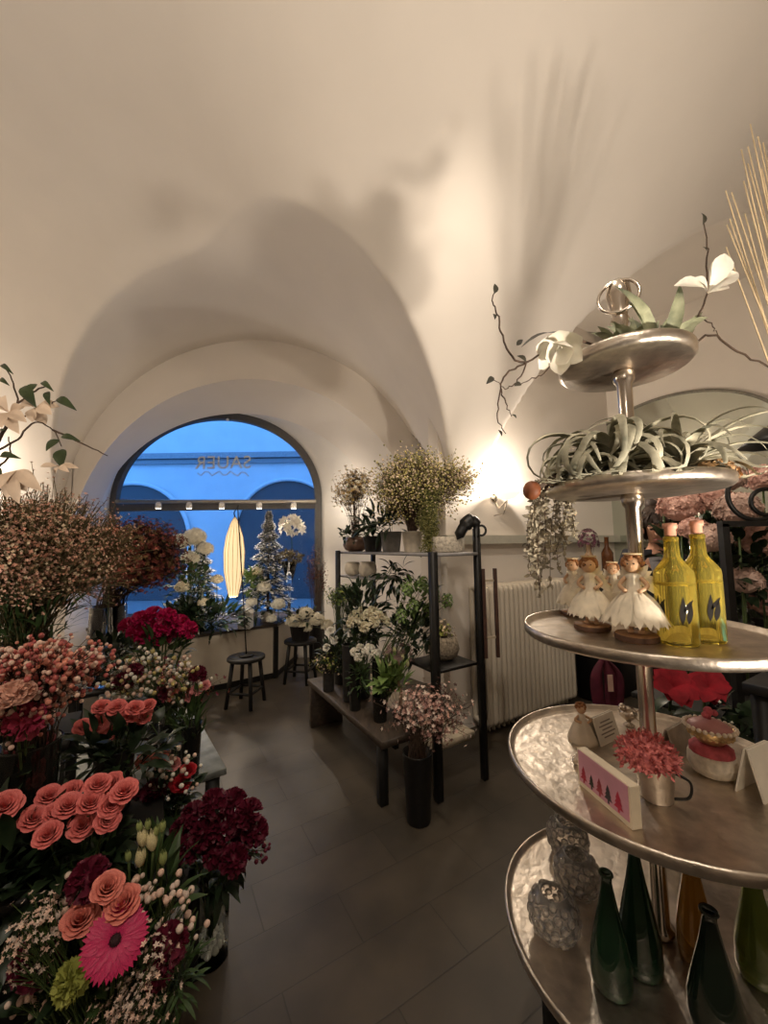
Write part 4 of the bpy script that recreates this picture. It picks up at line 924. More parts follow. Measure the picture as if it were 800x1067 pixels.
dR_ = V((.085, .02, 0)); s0 = V((P2.x+.035, P2.y, 1.30)); s1 = s0+V((0, 0, -.52))
sr_.box((s0+s1)/2, (.022, .022, .58)).box((s0+s1)/2+dR_, (.022, .022, .58)); rl = sr_.build('side_ladder', mat('reddish_dark_wood', (.06, .028, .02), .5, var=.3), rk, False)
MB().box(s0+dR_/2+V((0, 0, -.05)), (.09, .014, .014), x=dR_.normalized()).build('rung', PLANK, rl, False); MB().box(s0+dR_/2+V((0, 0, -.42)), (.09, .014, .014), x=dR_.normalized()).build('rung', PLANK, rl, False)
# --- pots on the top shelf (z 1.44)
zs = 1.441
def rackp(t, s=.5): return P1.lerp(P2, s)+BX*t
def pot(c, r, h, m, label, group=None, kind='round', name='pot'):
    c = V(c); o = thing(name, c, label, 'pot', group)
    pr = {'round': [(r*.55, 0), (r*.85, h*.15), (r, h*.45), (r*.92, h*.8), (r*.72, h), (r*.66, h), (r*.8, h*.6), (.002, h*.5)], 'cup': [(r*.75, 0), (r*.78, h*.02), (r, h), (r*1.04, h), (r*.94, h*.97), (r*.88, h*.75), (.002, h*.75)], 'drum': [(r*.96, 0), (r, h*.04), (r, h*.96), (r*.97, h), (r*.90, h), (r*.90, h*.8), (.002, h*.8)]}[kind]
    MB().lathe(pr, c, 28, flute=.02 if kind == 'cup' else 0, nf=14).build('body', m, o); return o
BRP = mat('brown_glazed_pot', (.13, .075, .05), .35, var=.3, scale=10); CRP = mat('cream_ceramic', (.62, .55, .44), .5, var=.1)
r1 = rackp(1.32, .35); pot(r1+V((0, 0, zs)), .115, .13, BRP, 'round brown bowl at the far end of the rack top shelf')
spray('dried_flower', r1+V((0, 0, zs+.07)), at(368, 512, r1.y)+V((0, 0, .0)), (.17, .14, .18), 60, 16, .017, [mat('golden_dried', (.50, .34, .13), .8, var=.3), CREAM, BEIGE], 'golden and cream dried flowers in the brown bowl on the rack', 'dried flower', 'star', zb=.07, spread=.07, seed=5, shell=.3)
leafy('green_plant', r1+V((0, 0, zs+.07)), r1+V((-.04, 0, zs+.15)), (.11, .1, .06), 50, .07, .03, LEAFD, 'dark leaves around the rim of the brown bowl on the rack', seed=3)
r2 = rackp(.98, .35); pot(r2+V((0, 0, zs)), .085, .13, DV, 'small black pot on the rack top shelf between brown bowl and ribbed cup', kind='cup')
r3 = rackp(.72, .40); pot(r3+V((0, 0, zs)), .085, .16, mat('grey_ribbed_tin', (.30, .28, .25), .4, .6, var=.15), 'grey ribbed metal cup on the rack top shelf', kind='cup')
leafy('green_plant', r3+V((0, 0, zs+.12)), r3+V((-.02, 0, zs+.24)), (.20, .15, .07), 60, .16, .05, LEAFD, 'dark broad leaved plant in the ribbed metal cup on the rack', seed=4)
leafy('green_plant', r2+V((0, 0, zs+.10)), r2+V((-.02, 0, zs+.18)), (.11, .09, .05), 40, .10, .035, LEAFD, 'dark leaved plant in the small black pot on the rack', seed=14)
r4 = rackp(.50, .55); MB().ball(r4+V((0, 0, zs+.045)), .045, 18, 12).build('ball', mat('white_ball', (.72, .68, .60), .6, var=.05), None, loc=r4+V((0, 0, zs)))
tag(bpy.data.objects['ball'], 'white ceramic ball on the rack top shelf beside the ribbed cup', 'ornament')
r5 = rackp(.17, .70); pot(r5+V((0, 0, zs)), .115, .105, WICKER, 'pale woven drum basket at the near end of the rack top shelf', kind='drum', name='basket')
r6 = rackp(.40, .35)
pot(r6+V((0, 0, zs)), .075, .15, CRP, 'cream cup under the cascading yellow green blossom', kind='cup')
gy = spray('gypsophila', r6+V((0, 0, zs+.11)), at(436, 508, r6.y), (.30, .2, .22), 240, 28, .0075, [GYPS, mat('olive_blossom', (.20, .19, .06), .8, var=.4), BEIGE], 'large cloud of yellow green dried gypsophila above the rack', 'dried flower', 'octa', zb=.04, spread=.10, seed=9, shell=.1, zmin=-.8)
spray('gypsophila', r6+V((.0, 0, zs+.11)), at(480, 498, r6.y), (.10, .08, .09), 22, 22, .007, [BEIGE, GYPS], 'small loose spray of beige blossom reaching right toward the sconce', 'dried flower', 'octa', zb=.04, spread=.07, seed=12, shell=.1, zmin=-.9)
cs_ = thing('trailing_plant', V((r6.x+.08, r6.y-.10, zs+.02)), 'narrow strand of yellow green blossom hanging down in front of the rack shelf', 'dried flower'); mb = MB(); m2 = MB(); tq = at(447, 545, r6.y-.14)
for i in range(60):
    a = V((tq.x+rnd.gauss(0, .034), tq.y+rnd.gauss(0, .02), tq.z+.22)); pth = spath([a, V((tq.x+rnd.gauss(0, .03), tq.y+rnd.gauss(0, .02), tq.z)), V((tq.x+rnd.gauss(0, .026), tq.y+rnd.gauss(0, .02), tq.z-rnd.uniform(.0, .22)))], 5); mb.tube(pth, .0012, 3, cap=False)
    for p in pth:
        for k in range(6): m2.octa(p+rdir()*.018, .0055)
mb.build('stems', STEM, cs_); stuff(m2.build('blossoms', mat('olive_blossom', (.2, .19, .06)), cs_))
# --- pots on the second far shelf
for i, (t, s, r, h, m, lb) in enumerate(((1.30, .25, .075, .12, CRP, 'cream pot under the top shelf, farthest from the camera'), (1.05, .30, .08, .13, CRP, 'cream round pot under the top shelf, nearest of the pair'))):
    pot(rackp(t, s)+V((0, 0, 1.2235)), r, h, m, lb, 'cream pots under the top shelf')
leafy('green_plant', rackp(.66, .4)+V((0, 0, 1.36)), rackp(.66, .4)+V((0, 0, 1.24)), (.12, .10, .10), 90, .10, .03, LEAFD, 'dark green plant hanging below the rack top shelf', seed=6, upb=-.5)
# --- woven pot on the middle shelf
r7 = rackp(.20, .62); pot(r7+V((0, 0, .7255)), .105, .15, mat('speckled_wicker', (.22, .18, .13), .9, var=.6, scale=70, bump=.8), 'round speckled woven pot on the middle shelf of the rack', name='basket')
spray('dried_flower', r7+V((0, 0, .82)), r7+V((-.01, 0, .91)), (.075, .07, .04), 24, 5, .013, [YELLOWG, BEIGE], 'pale yellow green flower heads in the speckled woven pot', 'flower', 'star', zb=.03, spread=.04, seed=21, shell=.1)
# --- green hop-like heads and twisted plant behind the bench
bz = bt+.0005
def bench(a, b): return C0+AX*a+BX*b+V((0, 0, bz))
q = bench(.20, .34); vase(q, .055, .34, DGLASS, 'smoked glass vase of green hops on the bench')
hp_ = at(436, 618, q.y); 
for i, (px, py) in enumerate(((424, 612), (440, 606), (452, 618), (466, 624), (430, 630), (446, 634), (418, 640))):
    c = at(px, py, q.y+rnd.uniform(-.06, .06)); o = thing('hop_flower', q+V((0, 0, .02)), 'pale green hop head, %s of the group beside the rack post' % ('upper left', 'topmost', 'upper right', 'rightmost', 'middle left', 'middle right', 'lowest left')[i], 'flower', 'green hop heads by the rack post'); mb = MB()
    for k in range(34):
        zz = 1-2*(k+.5)/34; a = k*2.39996; rr = math.sqrt(1-zz*zz)*.034; b0 = c+V((rr*math.cos(a)*.6, rr*math.sin(a)*.6, zz*.045)); d = V((math.cos(a), math.sin(a), -.9)); mb.leaf(b0, b0+d.normalized()*.032, .026, (math.cos(a), math.sin(a), .6), n=3)
    mb.build('bloom', LEAFL, o); MB().tube(spath([q+V((0, 0, .02)), q+V((0, 0, .34)), c-V((0, 0, .03))], 5), .0022, 5).build('stem', STEM, o)
leafy('greenery', q+V((0, 0, .05)), at(437, 622, q.y+.03), (.14, .08, .11), 70, .07, .028, LEAFL, 'light green leaves among the hop heads beside the rack post', seed=8)
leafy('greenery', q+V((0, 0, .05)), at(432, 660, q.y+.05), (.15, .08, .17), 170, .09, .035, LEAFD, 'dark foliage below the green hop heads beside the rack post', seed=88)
# white flowers
WM = carn_mesh('cream_carnation', CREAM); WM2 = carn_mesh('white_carnation', WHITE)
def dome(px, py, Y, w, h, n, root, R, me, desc, cat, group, name, mats_=None, depth=None):
    c = at(px, py, Y); words = []
    for i in range(n):
        zz = 1-.75*(i+.5)/n; a = i*2.39996; q = math.sqrt(1-zz*zz); d = V((q*math.cos(a)*w, q*math.sin(a)*(depth or w), (zz-.6)*h))
        flower(name, me, c+d, V((d.x, d.y-.03, max(.02, d.z)+w*.35)), R, root, desc, cat, group, leaves=0)
q = bench(.10, .62); vase(q, .05, .40, DV, 'tall dark vase of the big cream carnation dome on the bench')
dome(383, 644, q.y, .145, .13, 17, q+V((0, 0, .05)), .043, WM, 'cream carnation in the large dome in the middle of the bench', 'flower', 'large dome of cream carnations', 'carnation')
leafy('greenery', q+V((0, 0, .05)), at(380, 665, q.y), (.10, .08, .09), 90, .08, .03, LEAFD, 'dark leaves under the large cream carnation dome', seed=11)
q = bench(.07, .46); vase(q, .045, .26, DGLASS, 'smoked glass vase of the small white carnation dome on the bench')
dome(380, 679, q.y, .095, .07, 9, q+V((0, 0, .05)), .032, WM2, 'white carnation in the smaller dome in front of the large one', 'flower', 'small dome of white carnations', 'carnation')
leafy('greenery', q+V((0, 0, .05)), at(376, 705, q.y), (.06, .05, .11), 110, .07, .016, LEAF, 'green stems and leaves in front of the smoked glass vase on the bench', seed=12)
q = bench(.05, .88); vase(q, .05, .34, DV, 'dark vase of white roses at the far end of the bench')
WR = rose_mesh('white_rose', WHITE); 
for i, (px, py, lb) in enumerate(((362, 655, 'topmost'), (350, 668, 'largest in the middle'), (368, 662, 'right hand'), (344, 658, 'upper left'), (341, 676, 'lower left'))):
    flower('rose', WR, at(px, py, q.y-.02), (rnd.uniform(-.4, .3), -.8, .6), .036, q+V((0, 0, .05)), 'small white rose at the far end of the bench, %s' % lb, 'flower', 'white roses on the bench')
leafy('greenery', q+V((0, 0, .05)), at(350, 680, q.y), (.12, .1, .12), 150, .07, .028, LEAFD, 'dark foliage around the white roses on the bench', seed=13)
spray('wax_flower', q+V((0, 0, .05)), at(340, 690, q.y-.05), (.08, .07, .08), 20, 10, .009, [BEIGE, YELLOWG], 'beige filler blossom low at the far end of the bench', 'flower', 'star', zb=.2, seed=15, stem=STEM)
q = bench(.20, .98); vase(q, .06, .30, DV, 'dark vase of the green moss like flowers at the back of the bench')
spray('green_flower', q+V((0, 0, .05)), at(358, 622, q.y), (.13, .1, .07), 40, 14, .013, [LEAFL, YELLOWG, LEAF], 'dome of light green blossom at the back of the bench', 'flower', 'star', zb=.25, seed=16, stem=STEM, spread=.05)
q = bench(.22, .62); leafy('green_plant', q+V((0, 0, .02)), q+V((0, 0, .62)), (.16, .12, .20), 170, .11, .035, LEAFD, 'tall dark green foliage behind the cream carnations', seed=17); vase(q, .055, .22, DV, 'dark pot of the tall green foliage behind the cream carnations')
# tulips
TM = tulip_mesh('green_tulip', mat('green_white_tulip', (.40, .42, .16), .5, var=.25, scale=20, c2=(.62, .58, .34)))
q = bench(.13, .22); vase(q, .05, .16, DGLASS, 'low smoked glass vase of pale green tulips at the near end of the bench')
for i, (px, py, lb) in enumerate(((396, 693, 'leftmost'), (404, 684, 'upper left'), (411, 680, 'tallest'), (419, 688, 'right of the tallest'), (407, 697, 'middle'), (418, 700, 'lower right'), (425, 694, 'rightmost'))):
    o = flower('tulip', TM, at(px, py, q.y+rnd.uniform(-.04, .04)), (rnd.uniform(-.3, .3), -.15, 1), .026, q+V((0, 0, .02)), 'pale green tulip bud at the near bench end, %s' % lb, 'flower', 'pale green tulips on the bench', leaves=2, lm=LEAFL, ll=.15)
leafy('greenery', q+V((0, 0, .03)), at(409, 708, q.y), (.08, .07, .09), 70, .11, .024, LEAFL, 'long light green tulip leaves at the near end of the bench', seed=18, upb=1.2)
q = bench(.235, .15); mb = MB(); tw = thing('twisted_plant', q, 'bare plant with a pale twisted stem beside the rack post', 'plant')
twig(mb, [q+V((0, 0, .05)), q+V((.01, 0, .16)), q+V((-.005, 0, .27)), q+V((.0, 0, .40))], .014, .006); mb.build('stem', mat('pale_bark', (.28, .18, .11), .8, var=.3), tw)
mb = MB()
for i in range(34): d = rdir(-.2); mb.floret(q+V((0, 0, .40))+V((d.x*.10, d.y*.08, d.z*.09)), d, .020, 5)
stuff(mb.build('blossoms', mat('mauve_grey_blossom', (.16, .10, .09), .8, var=.4), tw, False)); vase(q, .045, .075, DV, 'tiny dark pot of the twisted plant on the bench', name='pot')
# tall black vase with pink wax flowers on the floor
q = V((.165, 2.225, 0)); vase(q, .075, .36, BLACK, 'tall black floor vase of pink wax flowers in front of the bench', fl=1.1)
spray('wax_flower', q+V((0, 0, .10)), at(446, 742, q.y-.02), (.20, .15, .11), 64, 13, .012, [mat('wax_pink', (.55, .33, .27), .6, var=.3, scale=30), WAX, mat('dry_mauve', (.26, .13, .11), .7, var=.3)], 'wide bunch of pale pink wax flowers spilling from the black floor vase', 'flower', 'five', zb=.25, spread=.075, seed=22, shell=.25, zmin=-.75, mouth=.05)
# ------------------------------------------------------------------ window platform
pf_ = [V((-1.17, 5.26, 0)), V((-3.62, 5.26, 0)), V((-3.40, 4.45, 0)), V((-2.50, 3.63, 0)), V((-2.067, 3.939, 0)), V((-1.252, 4.537, 0))]
plat = thing('window_platform', V((-2.2, 4.5, 0)), 'low beige window display platform with dark top below the arched window', 'platform')
def prism(pts, z0, z1):
    n = len(pts); mb = MB(); ar = sum(pts[i].x*pts[(i+1) % n].y-pts[(i+1) % n].x*pts[i].y for i in range(n))
    if ar < 0: pts = pts[::-1]
    return mb.add([V((p.x, p.y, z0)) for p in pts]+[V((p.x, p.y, z1)) for p in pts], [tuple(range(n-1, -1, -1)), tuple(range(n, 2*n))]+[(i, (i+1) % n, n+(i+1) % n, n+i) for i in range(n)])
cen = sum(pf_, V((0, 0, 0)))/6; ins = lambda k: [cen+(p-cen)*k for p in pf_]
prism(ins(.985), .0, .575).build('body', mat('beige_panel', (.50, .44, .35), .8, var=.06, scale=5), plat, False)
prism(pf_, .575, .603).build('top', DARKWOOD, plat, False)
prism(ins(.995), .0, .06).build('plinth', BLACK, plat, False)
e0, e1 = pf_[5], pf_[5].lerp(pf_[4], .06); MB().box(pf_[5].lerp(pf_[4], .02)+V((0, 0, .29)), (.05, .05, .57), x=(pf_[4]-pf_[5]).normalized()).build('corner_post', BLACK, plat, False)
zp = .6035
def fir(c, H, R, label, seed, pot_r=.09):
    r_ = random.Random(seed); c = V(c); o = thing('fir_tree', c, label, 'tree', 'snowy fir trees in the window')
    pot(c, pot_r, .13, CRP, label.split(' in ')[0].split(' at ')[0].replace('fir tree', 'fir tree')+' pot', kind='cup') if 0 else None
    MB().lathe([(pot_r*.8, 0), (pot_r, .12), (pot_r*.9, .12), (.002, .10)], c, 20).build('pot', CRP, o); MB().tube([c+V((0, 0, .10)), c+V((0, 0, H))], [.018, .003], 6).build('trunk', TWIG, o)
    g = MB(); s_ = MB(); n = 560
    for i in range(n):
        t = (i+.5)/n; t = 1-math.sqrt(1-t) if False else t**.85; z = .14+(H-.14)*t; rr = R*(1-t)**.85*(.72+.28*math.sin(t*60)); a = i*2.39996+r_.uniform(-.2, .2); d = V((math.cos(a), math.sin(a), -.25)); q = c+V((0, 0, z))+d*rr
        g.leaf(c+V((0, 0, z))+d*rr*.35, q+d*.03, .04, (0, 0, 1), n=3); L = .05*(1-.5*t)
        for k in range(3): b0 = q-d*L*(.1+.7*k)+V((0, 0, .006)); s_.leaf(b0, b0+(d+V((r_.uniform(-.6, .6), r_.uniform(-.6, .6), .25))).normalized()*L*1.5, .052, (0, 0, 1), sag=.15, n=3)
    stuff(g.build('needles', PINE, o)); stuff(s_.build('snow', SNOW, o)); return o
q = at(279, 640, 4.72); fir((q.x, q.y, zp), at(279, 534, 4.72).z-zp, .34, 'tall snow flocked fir tree right of the glowing lamp in the window', 31)
q = at(207, 645, 4.45); fir((q.x, q.y, zp), at(207, 556, 4.45).z-zp, .27, 'shorter snow flocked fir tree left of the glowing lamp in the window', 32)
HW = mat('hydrangea_white', (.78, .76, .66), .75, var=.12, scale=12)
def hydr(px, py, Y, r, root, label, m=HW, group='white hydrangeas near the window', n=120):
    c = at(px, py, Y); o = thing('hydrangea', root, label, 'flower', group); mb = MB(); ball_of_florets(mb, c, r, n, r*.27); mb.build('bloom', m, o); MB().tube(spath([V(root), V(root).lerp(c, .5)+V((0, .01, 0)), c-V((0, 0, r*.6))], 4), .004, 6).build('stem', STEM, o); return o
q = at(193, 650, 4.15); q.z = zp; vase(q, .07, .32, DGLASS, 'smoked vase of white hydrangeas at the left of the window platform')
for (px, py, r, lb) in ((188, 565, .10, 'left'), (203, 560, .11, 'highest'), (198, 582, .09, 'lowest'), (214, 572, .08, 'right')): hydr(px, py, 4.15, r, q+V((0, 0, .1)), 'white hydrangea left of the glowing lamp, %s of its group' % lb)
leafy('greenery', q+V((0, 0, .1)), at(197, 605, 4.15), (.18, .12, .28), 130, .11, .045, LEAF, 'green foliage below the white hydrangeas in the window', seed=33)
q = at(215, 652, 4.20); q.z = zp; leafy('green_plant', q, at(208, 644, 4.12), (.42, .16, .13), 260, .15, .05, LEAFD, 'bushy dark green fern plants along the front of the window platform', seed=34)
q = at(266, 655, 4.40); q.z = zp; leafy('green_plant', q, at(263, 606, 4.5), (.10, .08, .12), 90, .10, .045, LEAFL, 'light green leafy plant beside the right fir tree', seed=35)
hydr(275, 612, 4.50, .075, q, 'white hydrangea low in front of the tall fir tree'); hydr(262, 628, 4.42, .06, q, 'small white hydrangea just above the little house lantern')
for px, py, Y, r, lb in ((226, 604, 4.2, .06, 'cream hydrangea left of the lower end of the glowing shade'), (290, 630, 4.45, .075, 'white hydrangea under the right side of the tall fir tree'), (268, 596, 4.52, .06, 'cream hydrangea against the middle of the tall fir tree'), (190, 612, 4.1, .07, 'cream hydrangea low at the left of the shorter fir tree'), (212, 628, 4.1, .055, 'small cream hydrangea above the dark ferns'), (283, 645, 4.4, .055, 'small white hydrangea at the right corner of the platform')):
    c_ = at(px, py, Y); hydr(px, py, Y, r, V((c_.x, c_.y, zp+.02)), lb, mat('hydrangea_cream', (.74, .68, .52), .75, var=.15, scale=12) if 'cream' in lb else HW)
# little white house lantern
q = at(256, 652, 4.32); q.z = zp; ho = thing('house_lantern', q, 'small white house shaped lantern at the platform edge behind the lamp rod', 'lantern')
MB().box(q+V((0, 0, .085)), (.13, .12, .17), bev=.004).build('body', SNOW, ho, False)
mb = MB(); mb.add([q+V((x_, y_, z_)) for (x_, y_, z_) in ((-.08, -.07, .165), (.08, -.07, .165), (0, -.07, .26), (-.08, .07, .165), (.08, .07, .165), (0, .07, .26))], [(0, 1, 2), (3, 5, 4), (0, 2, 5, 3), (1, 4, 5, 2), (0, 3, 4, 1)]); mb.build('roof', SNOW, ho, False)
for dx in (-.03, .03): MB().box(q+V((dx, -.061, .095)), (.03, .004, .06)).build('window', mat('dark_opening', (.05, .05, .05), .8), ho, False)
# orchid bowl on a flared vase
q = at(301, 655, 4.75); q.z = zp; zt2 = at(301, 585, 4.75).z
fv = thing('flared_vase', q, 'tall slim flared glass vase carrying a moss bowl at the right of the window', 'vase')
MB().lathe([(.09, 0), (.085, .012), (.02, .05), (.018, .3), (.03, (zt2-zp)*.6), (.10, zt2-zp), (.094, zt2-zp), (.025, (zt2-zp)*.6), (.012, .3), (.002, .06)], q, 28).build('body', GLASS, fv)
c = V((q.x, q.y, zt2)); mbn = thing('moss_bowl', c-V((0, 0, .04)), 'round moss and twig bowl on the flared vase by the window', 'bowl'); mb = MB()
for i in range(240): d = rdir(-.7); mb.leaf(c+V((d.x*.15, d.y*.15, .05+d.z*.07)), c+V((d.x*.15, d.y*.15, .05+d.z*.07))+rdir()*.06, .02, rdir(), n=2)
stuff(mb.build('moss', mat('moss_brown', (.15, .12, .06), .9, var=.5, scale=20), mbn))
orc = thing('orchid', c+V((0, 0, .05)), 'white orchid blooms above the moss bowl at the right of the window', 'flower'); mb = MB(); o0 = at(303, 550, 4.75)
for i in range(26): d = rdir(-.5); mb.floret(o0+V((d.x*.14, d.y*.09, d.z*.13)), d+V((0, -1, 0)), .070, 6, cup=.2)
mb.build('blooms', WHITE, orc, False); MB().tube(spath([c+V((0, 0, .05)), c+V((.03, 0, .14)), o0], 5), .005, 6).build('stem', STEM, orc)
# dark red grass at the right jamb
q = at(329, 660, 4.9); q.z = 0; vase((q.x+.02, q.y-.05, 0), .10, .55, DV, 'tall dark floor vase of red grass by the right window jamb')
spray('dried_grass', (q.x+.02, q.y-.05, .2), at(329, 600, 4.85), (.13, .10, .38), 60, 8, .012, [mat('dark_red_grass', (.10, .02, .015), .8, var=.4), mat('brown_grass', (.16, .07, .04), .8, var=.4)], 'bunch of dark red dried grass by the right window jamb', 'dried grass', 'star', zb=.35, seed=41, shell=.1, mouth=.05)
# stools
def stool(c, zs_, r, label):
    c = V((c[0], c[1], 0)); o = thing('stool', c, label, 'stool', 'black wooden stools by the window')
    MB().lathe([(r*.92, zs_-.035), (r, zs_-.028), (r, zs_-.006), (r*.96, zs_), (.002, zs_-.004)], c, 32).build('seat', LEGW, o)
    lg = []
    for i in range(4):
        a = .6+PI/2*i; t = c+V((math.cos(a)*r*.72, math.sin(a)*r*.72, zs_-.03)); b = c+V((math.cos(a)*r*1.02, math.sin(a)*r*1.02, 0)); MB().tube([b, t], [.018, .021], 8).build('leg', LEGW, o); lg.append((b, t))
    for i in range(4):
        a, b = lg[i], lg[(i+1) % 4]; MB().tube([a[0].lerp(a[1], .32), b[0].lerp(b[1], .32)], .012, 6).build('stretcher', LEGW, o)
    return o
S1 = (-1.345, 3.80); stool(S1, .45, .175, 'black wooden stool carrying the tall spindle lamp')
q = at(313, 668, 4.42); S2 = (q.x, q.y); stool(S2, .45, .18, 'black wooden stool carrying the pot of white hydrangeas, at the right end of the platform')
lp = thing('spindle_lamp', V((S1[0], S1[1], .45)), 'tall lamp with glowing cream spindle shade on a thin curved rod, standing on the stool', 'lamp')
R0 = V((S1[0], S1[1], .45)); tp = at(248, 529, 3.80)
MB().lathe([(.07, 0), (.07, .012), (.012, .018), (.004, .02)], R0, 24).build('base', BLACK, lp)
sh0 = at(244, 580, 3.93)
hook = V((sh0.x, sh0.y, at(244, 539, 3.93).z))
MB().tube(spath([R0+V((0, 0, .015)), R0.lerp(tp, .5), tp-V((0, 0, .05)), tp+V((-.01, .03, .01)), V((hook.x, hook.y-.02, hook.z+.05)), hook], 6), .006, 6).build('rod', BLACK, lp)
Hs = at(244, 540, 3.93).z-at(244, 623, 3.93).z
prf = [(.010, Hs/2), (.040, Hs*.42), (.080, Hs*.25), (.098, .05), (.092, -Hs*.18), (.066, -Hs*.36), (.045, -Hs*.48), (.040, -Hs/2)][::-1]
SHD = mat('glowing_paper_shade', (.95, .70, .38), .8, emit=1.0, var=.03)
MB().lathe(prf, sh0, 40, flute=.03, nf=14).build('shade', SHD, lp); mb = MB()
for i in range(14): a = 2*PI*i/14; mb.tube([sh0+V((r*1.035*math.cos(a), r*1.035*math.sin(a), h)) for r, h in prf], .0022, 4)
mb.build('ribs', mat('bamboo_rib', (.45, .30, .13), .6), lp)
q = V((S2[0], S2[1], .4505)); pot(q, .12, .16, DV, 'dark pot of white hydrangeas on the right stool', kind='cup')
for (px, py, r, lb) in ((306, 648, .085, 'leftmost'), (318, 640, .09, 'topmost'), (330, 646, .085, 'right of the top one'), (341, 652, .07, 'rightmost'), (318, 654, .075, 'lowest middle')): hydr(px, py, S2[1]-.02, r, q+V((0, 0, .11)), 'cream white hydrangea on the right stool, %s of the pot' % lb, mat('hydrangea_cream', (.74, .68, .52), .75, var=.15, scale=12), 'hydrangeas in the stool pot')
leafy('greenery', q+V((0, 0, .10)), q+V((.04, -.02, .24)), (.17, .13, .07), 60, .09, .04, LEAFD, 'dark leaves under the hydrangeas on the right stool', seed=43)
# spotlight rail across the window
a, b = at(121, 522.5, 5.18), at(329, 522.5, 5.18); rail = thing('spotlight_rail', (a+b)/2, 'metal rail with five small lit spotlights across the window', 'light rail')
MB().tube([a, b], .026, 10).build('rail', mat('grey_rail', (.40, .36, .30), .4, .6, var=.1), rail)
LITE = mat('lit_spot_lens', (1, .86, .62), .5, emit=6, var=.01)
for px in (165, 197, 231, 270, 306):
    c = at(px, 527, 5.14); sp = MB().lathe([(.02, .05), (.035, .03), (.04, -.03), (.034, -.035), (.002, -.03)], c, 16).build('spotlight', mat('white_spot_housing', (.8, .76, .70), .4), rail); MB().lathe([(.002, -.044), (.030, -.042), (.033, -.031)], c, 16).build('lens', LITE, sp)
sd_ = at(237, 437.5, 5.2); o = thing('spot_lamp', sd_, 'single tiny spot lamp at the top of the window arch', 'lamp'); MB().ball(sd_, .022, 10, 8).build('housing', mat('white_spot_housing', (.8, .76, .7)), o); MB().tube([sd_, sd_+V((0, .08, .03))], .008, 5).build('stem', FRM, o)
# ================================================================== left foreground: flowers
# zinc topped table
Z0 = atz(236, 800, .5); Z1 = atz(200, 737, .5)
Lz = (Z1-Z0).length+.05; dz = (Z1-Z0).normalized(); ez = V((-dz.y, dz.x, 0)); ez = ez if ez.x < 0 else -ez
zc0 = Z0+ez*.32+dz*Lz/2; zt_ = thing('zinc_table', V((zc0.x, zc0.y, 0)), 'black legged table with a mottled zinc top behind the dark red flowers', 'table')
MB().box(V((zc0.x, zc0.y, .485)), (Lz, .64, .03), x=dz, y=ez, bev=.003).build('top', ZINC, zt_)
for a in (-1, 1):
    for b in (-1, 1): MB().box(V((zc0.x, zc0.y, .235))+dz*(Lz/2-.04)*a+ez*.27*b, (.05, .05, .47), x=dz, y=ez).build('leg', LEGW, zt_)
def plinth(x, y, w, h, label, d=None):
    o = thing('flower_stand', V((x, y, 0)), label, 'stand', 'black flower stands at the left'); d = d or w
    MB().box(V((x, y, h-.012)), (w, d, .024), x=AX, y=BX, bev=.003).build('top', LEGW, o)
    for a in (-1, 1):
        for b in (-1, 1): MB().box(V((x, y, (h-.024)/2))+AX*(w/2-.025)*a+BX*(d/2-.025)*b, (.035, .035, h-.024), x=AX, y=BX).build('leg', LEGW, o)
    return o
ROSE_C = [rose_mesh('coral_rose', CORAL, o) for o in (1.0, .85)]; ROSE_P = rose_mesh('peach_pink_rose', PEACHR, .9); ROSE_R = rose_mesh('red_rose', RED, .85); ROSE_K = rose_mesh('pink_rose', PINK, .9)
CARN_D = carn_mesh('crimson_carnation', CRIMSON, 60); CARN_M = carn_mesh('magenta_carnation', MAGENTA, 60); CARN_G = carn_mesh('green_mum', YELLOWG, 70, .9)
TUL = tulip_mesh('cream_tulip', mat('cream_green_tulip', (.62, .56, .26), .5, var=.2, scale=14, c2=(.80, .72, .45)))
TULG = tulip_mesh('green_bud', mat('green_tulip_bud', (.30, .36, .13), .5, var=.25, scale=14))
GERB = gerbera_mesh('magenta_gerbera', MAGENTA, mat('dark_gerbera_centre', (.03, .008, .012), .8))
def face(c, k=.6): d = (EYE-V(c)).normalized(); return d*k+V((0, 0, 1-k))
# --- upper bunch of coral roses
vq = V(at(122, 770, 1.36)); st1 = (vq.x-.02, vq.y+.02); plinth(st1[0], st1[1], .30, .62, 'black flower stand under the upper coral roses'); vq = V((st1[0], st1[1], .6205)); vase(vq, .06, .20, DV, 'dark vase of the upper bunch of coral roses')
for px, py, lb in ((105, 741, 'at the back left'), (122, 741, 'second from left at the back'), (140, 742, 'second from right at the back'), (155, 740, 'rightmost'), (130, 751, 'in the middle of the front'), (147, 751, 'front right'), (101, 757, 'front left, above the lowest'), (87, 761, 'leftmost'), (113, 769, 'lowest, facing the camera')):
    c = at(px, py, 1.33+rnd.uniform(-.03, .03)); flower('rose', ROSE_C[rnd.randrange(2)], c, face(c, .5)+V((rnd.uniform(-.3, .3), 0, rnd.uniform(-.1, .3))), .034, vq+V((0, 0, .03)), 'coral rose in the upper bunch, %s' % lb, 'rose', 'upper bunch of coral roses')
leafy('greenery', vq+V((0, 0, .05)), at(125, 778, 1.33), (.14, .10, .07), 120, .08, .035, LEAFD, 'dark green rose leaves under the upper coral roses', seed=51)
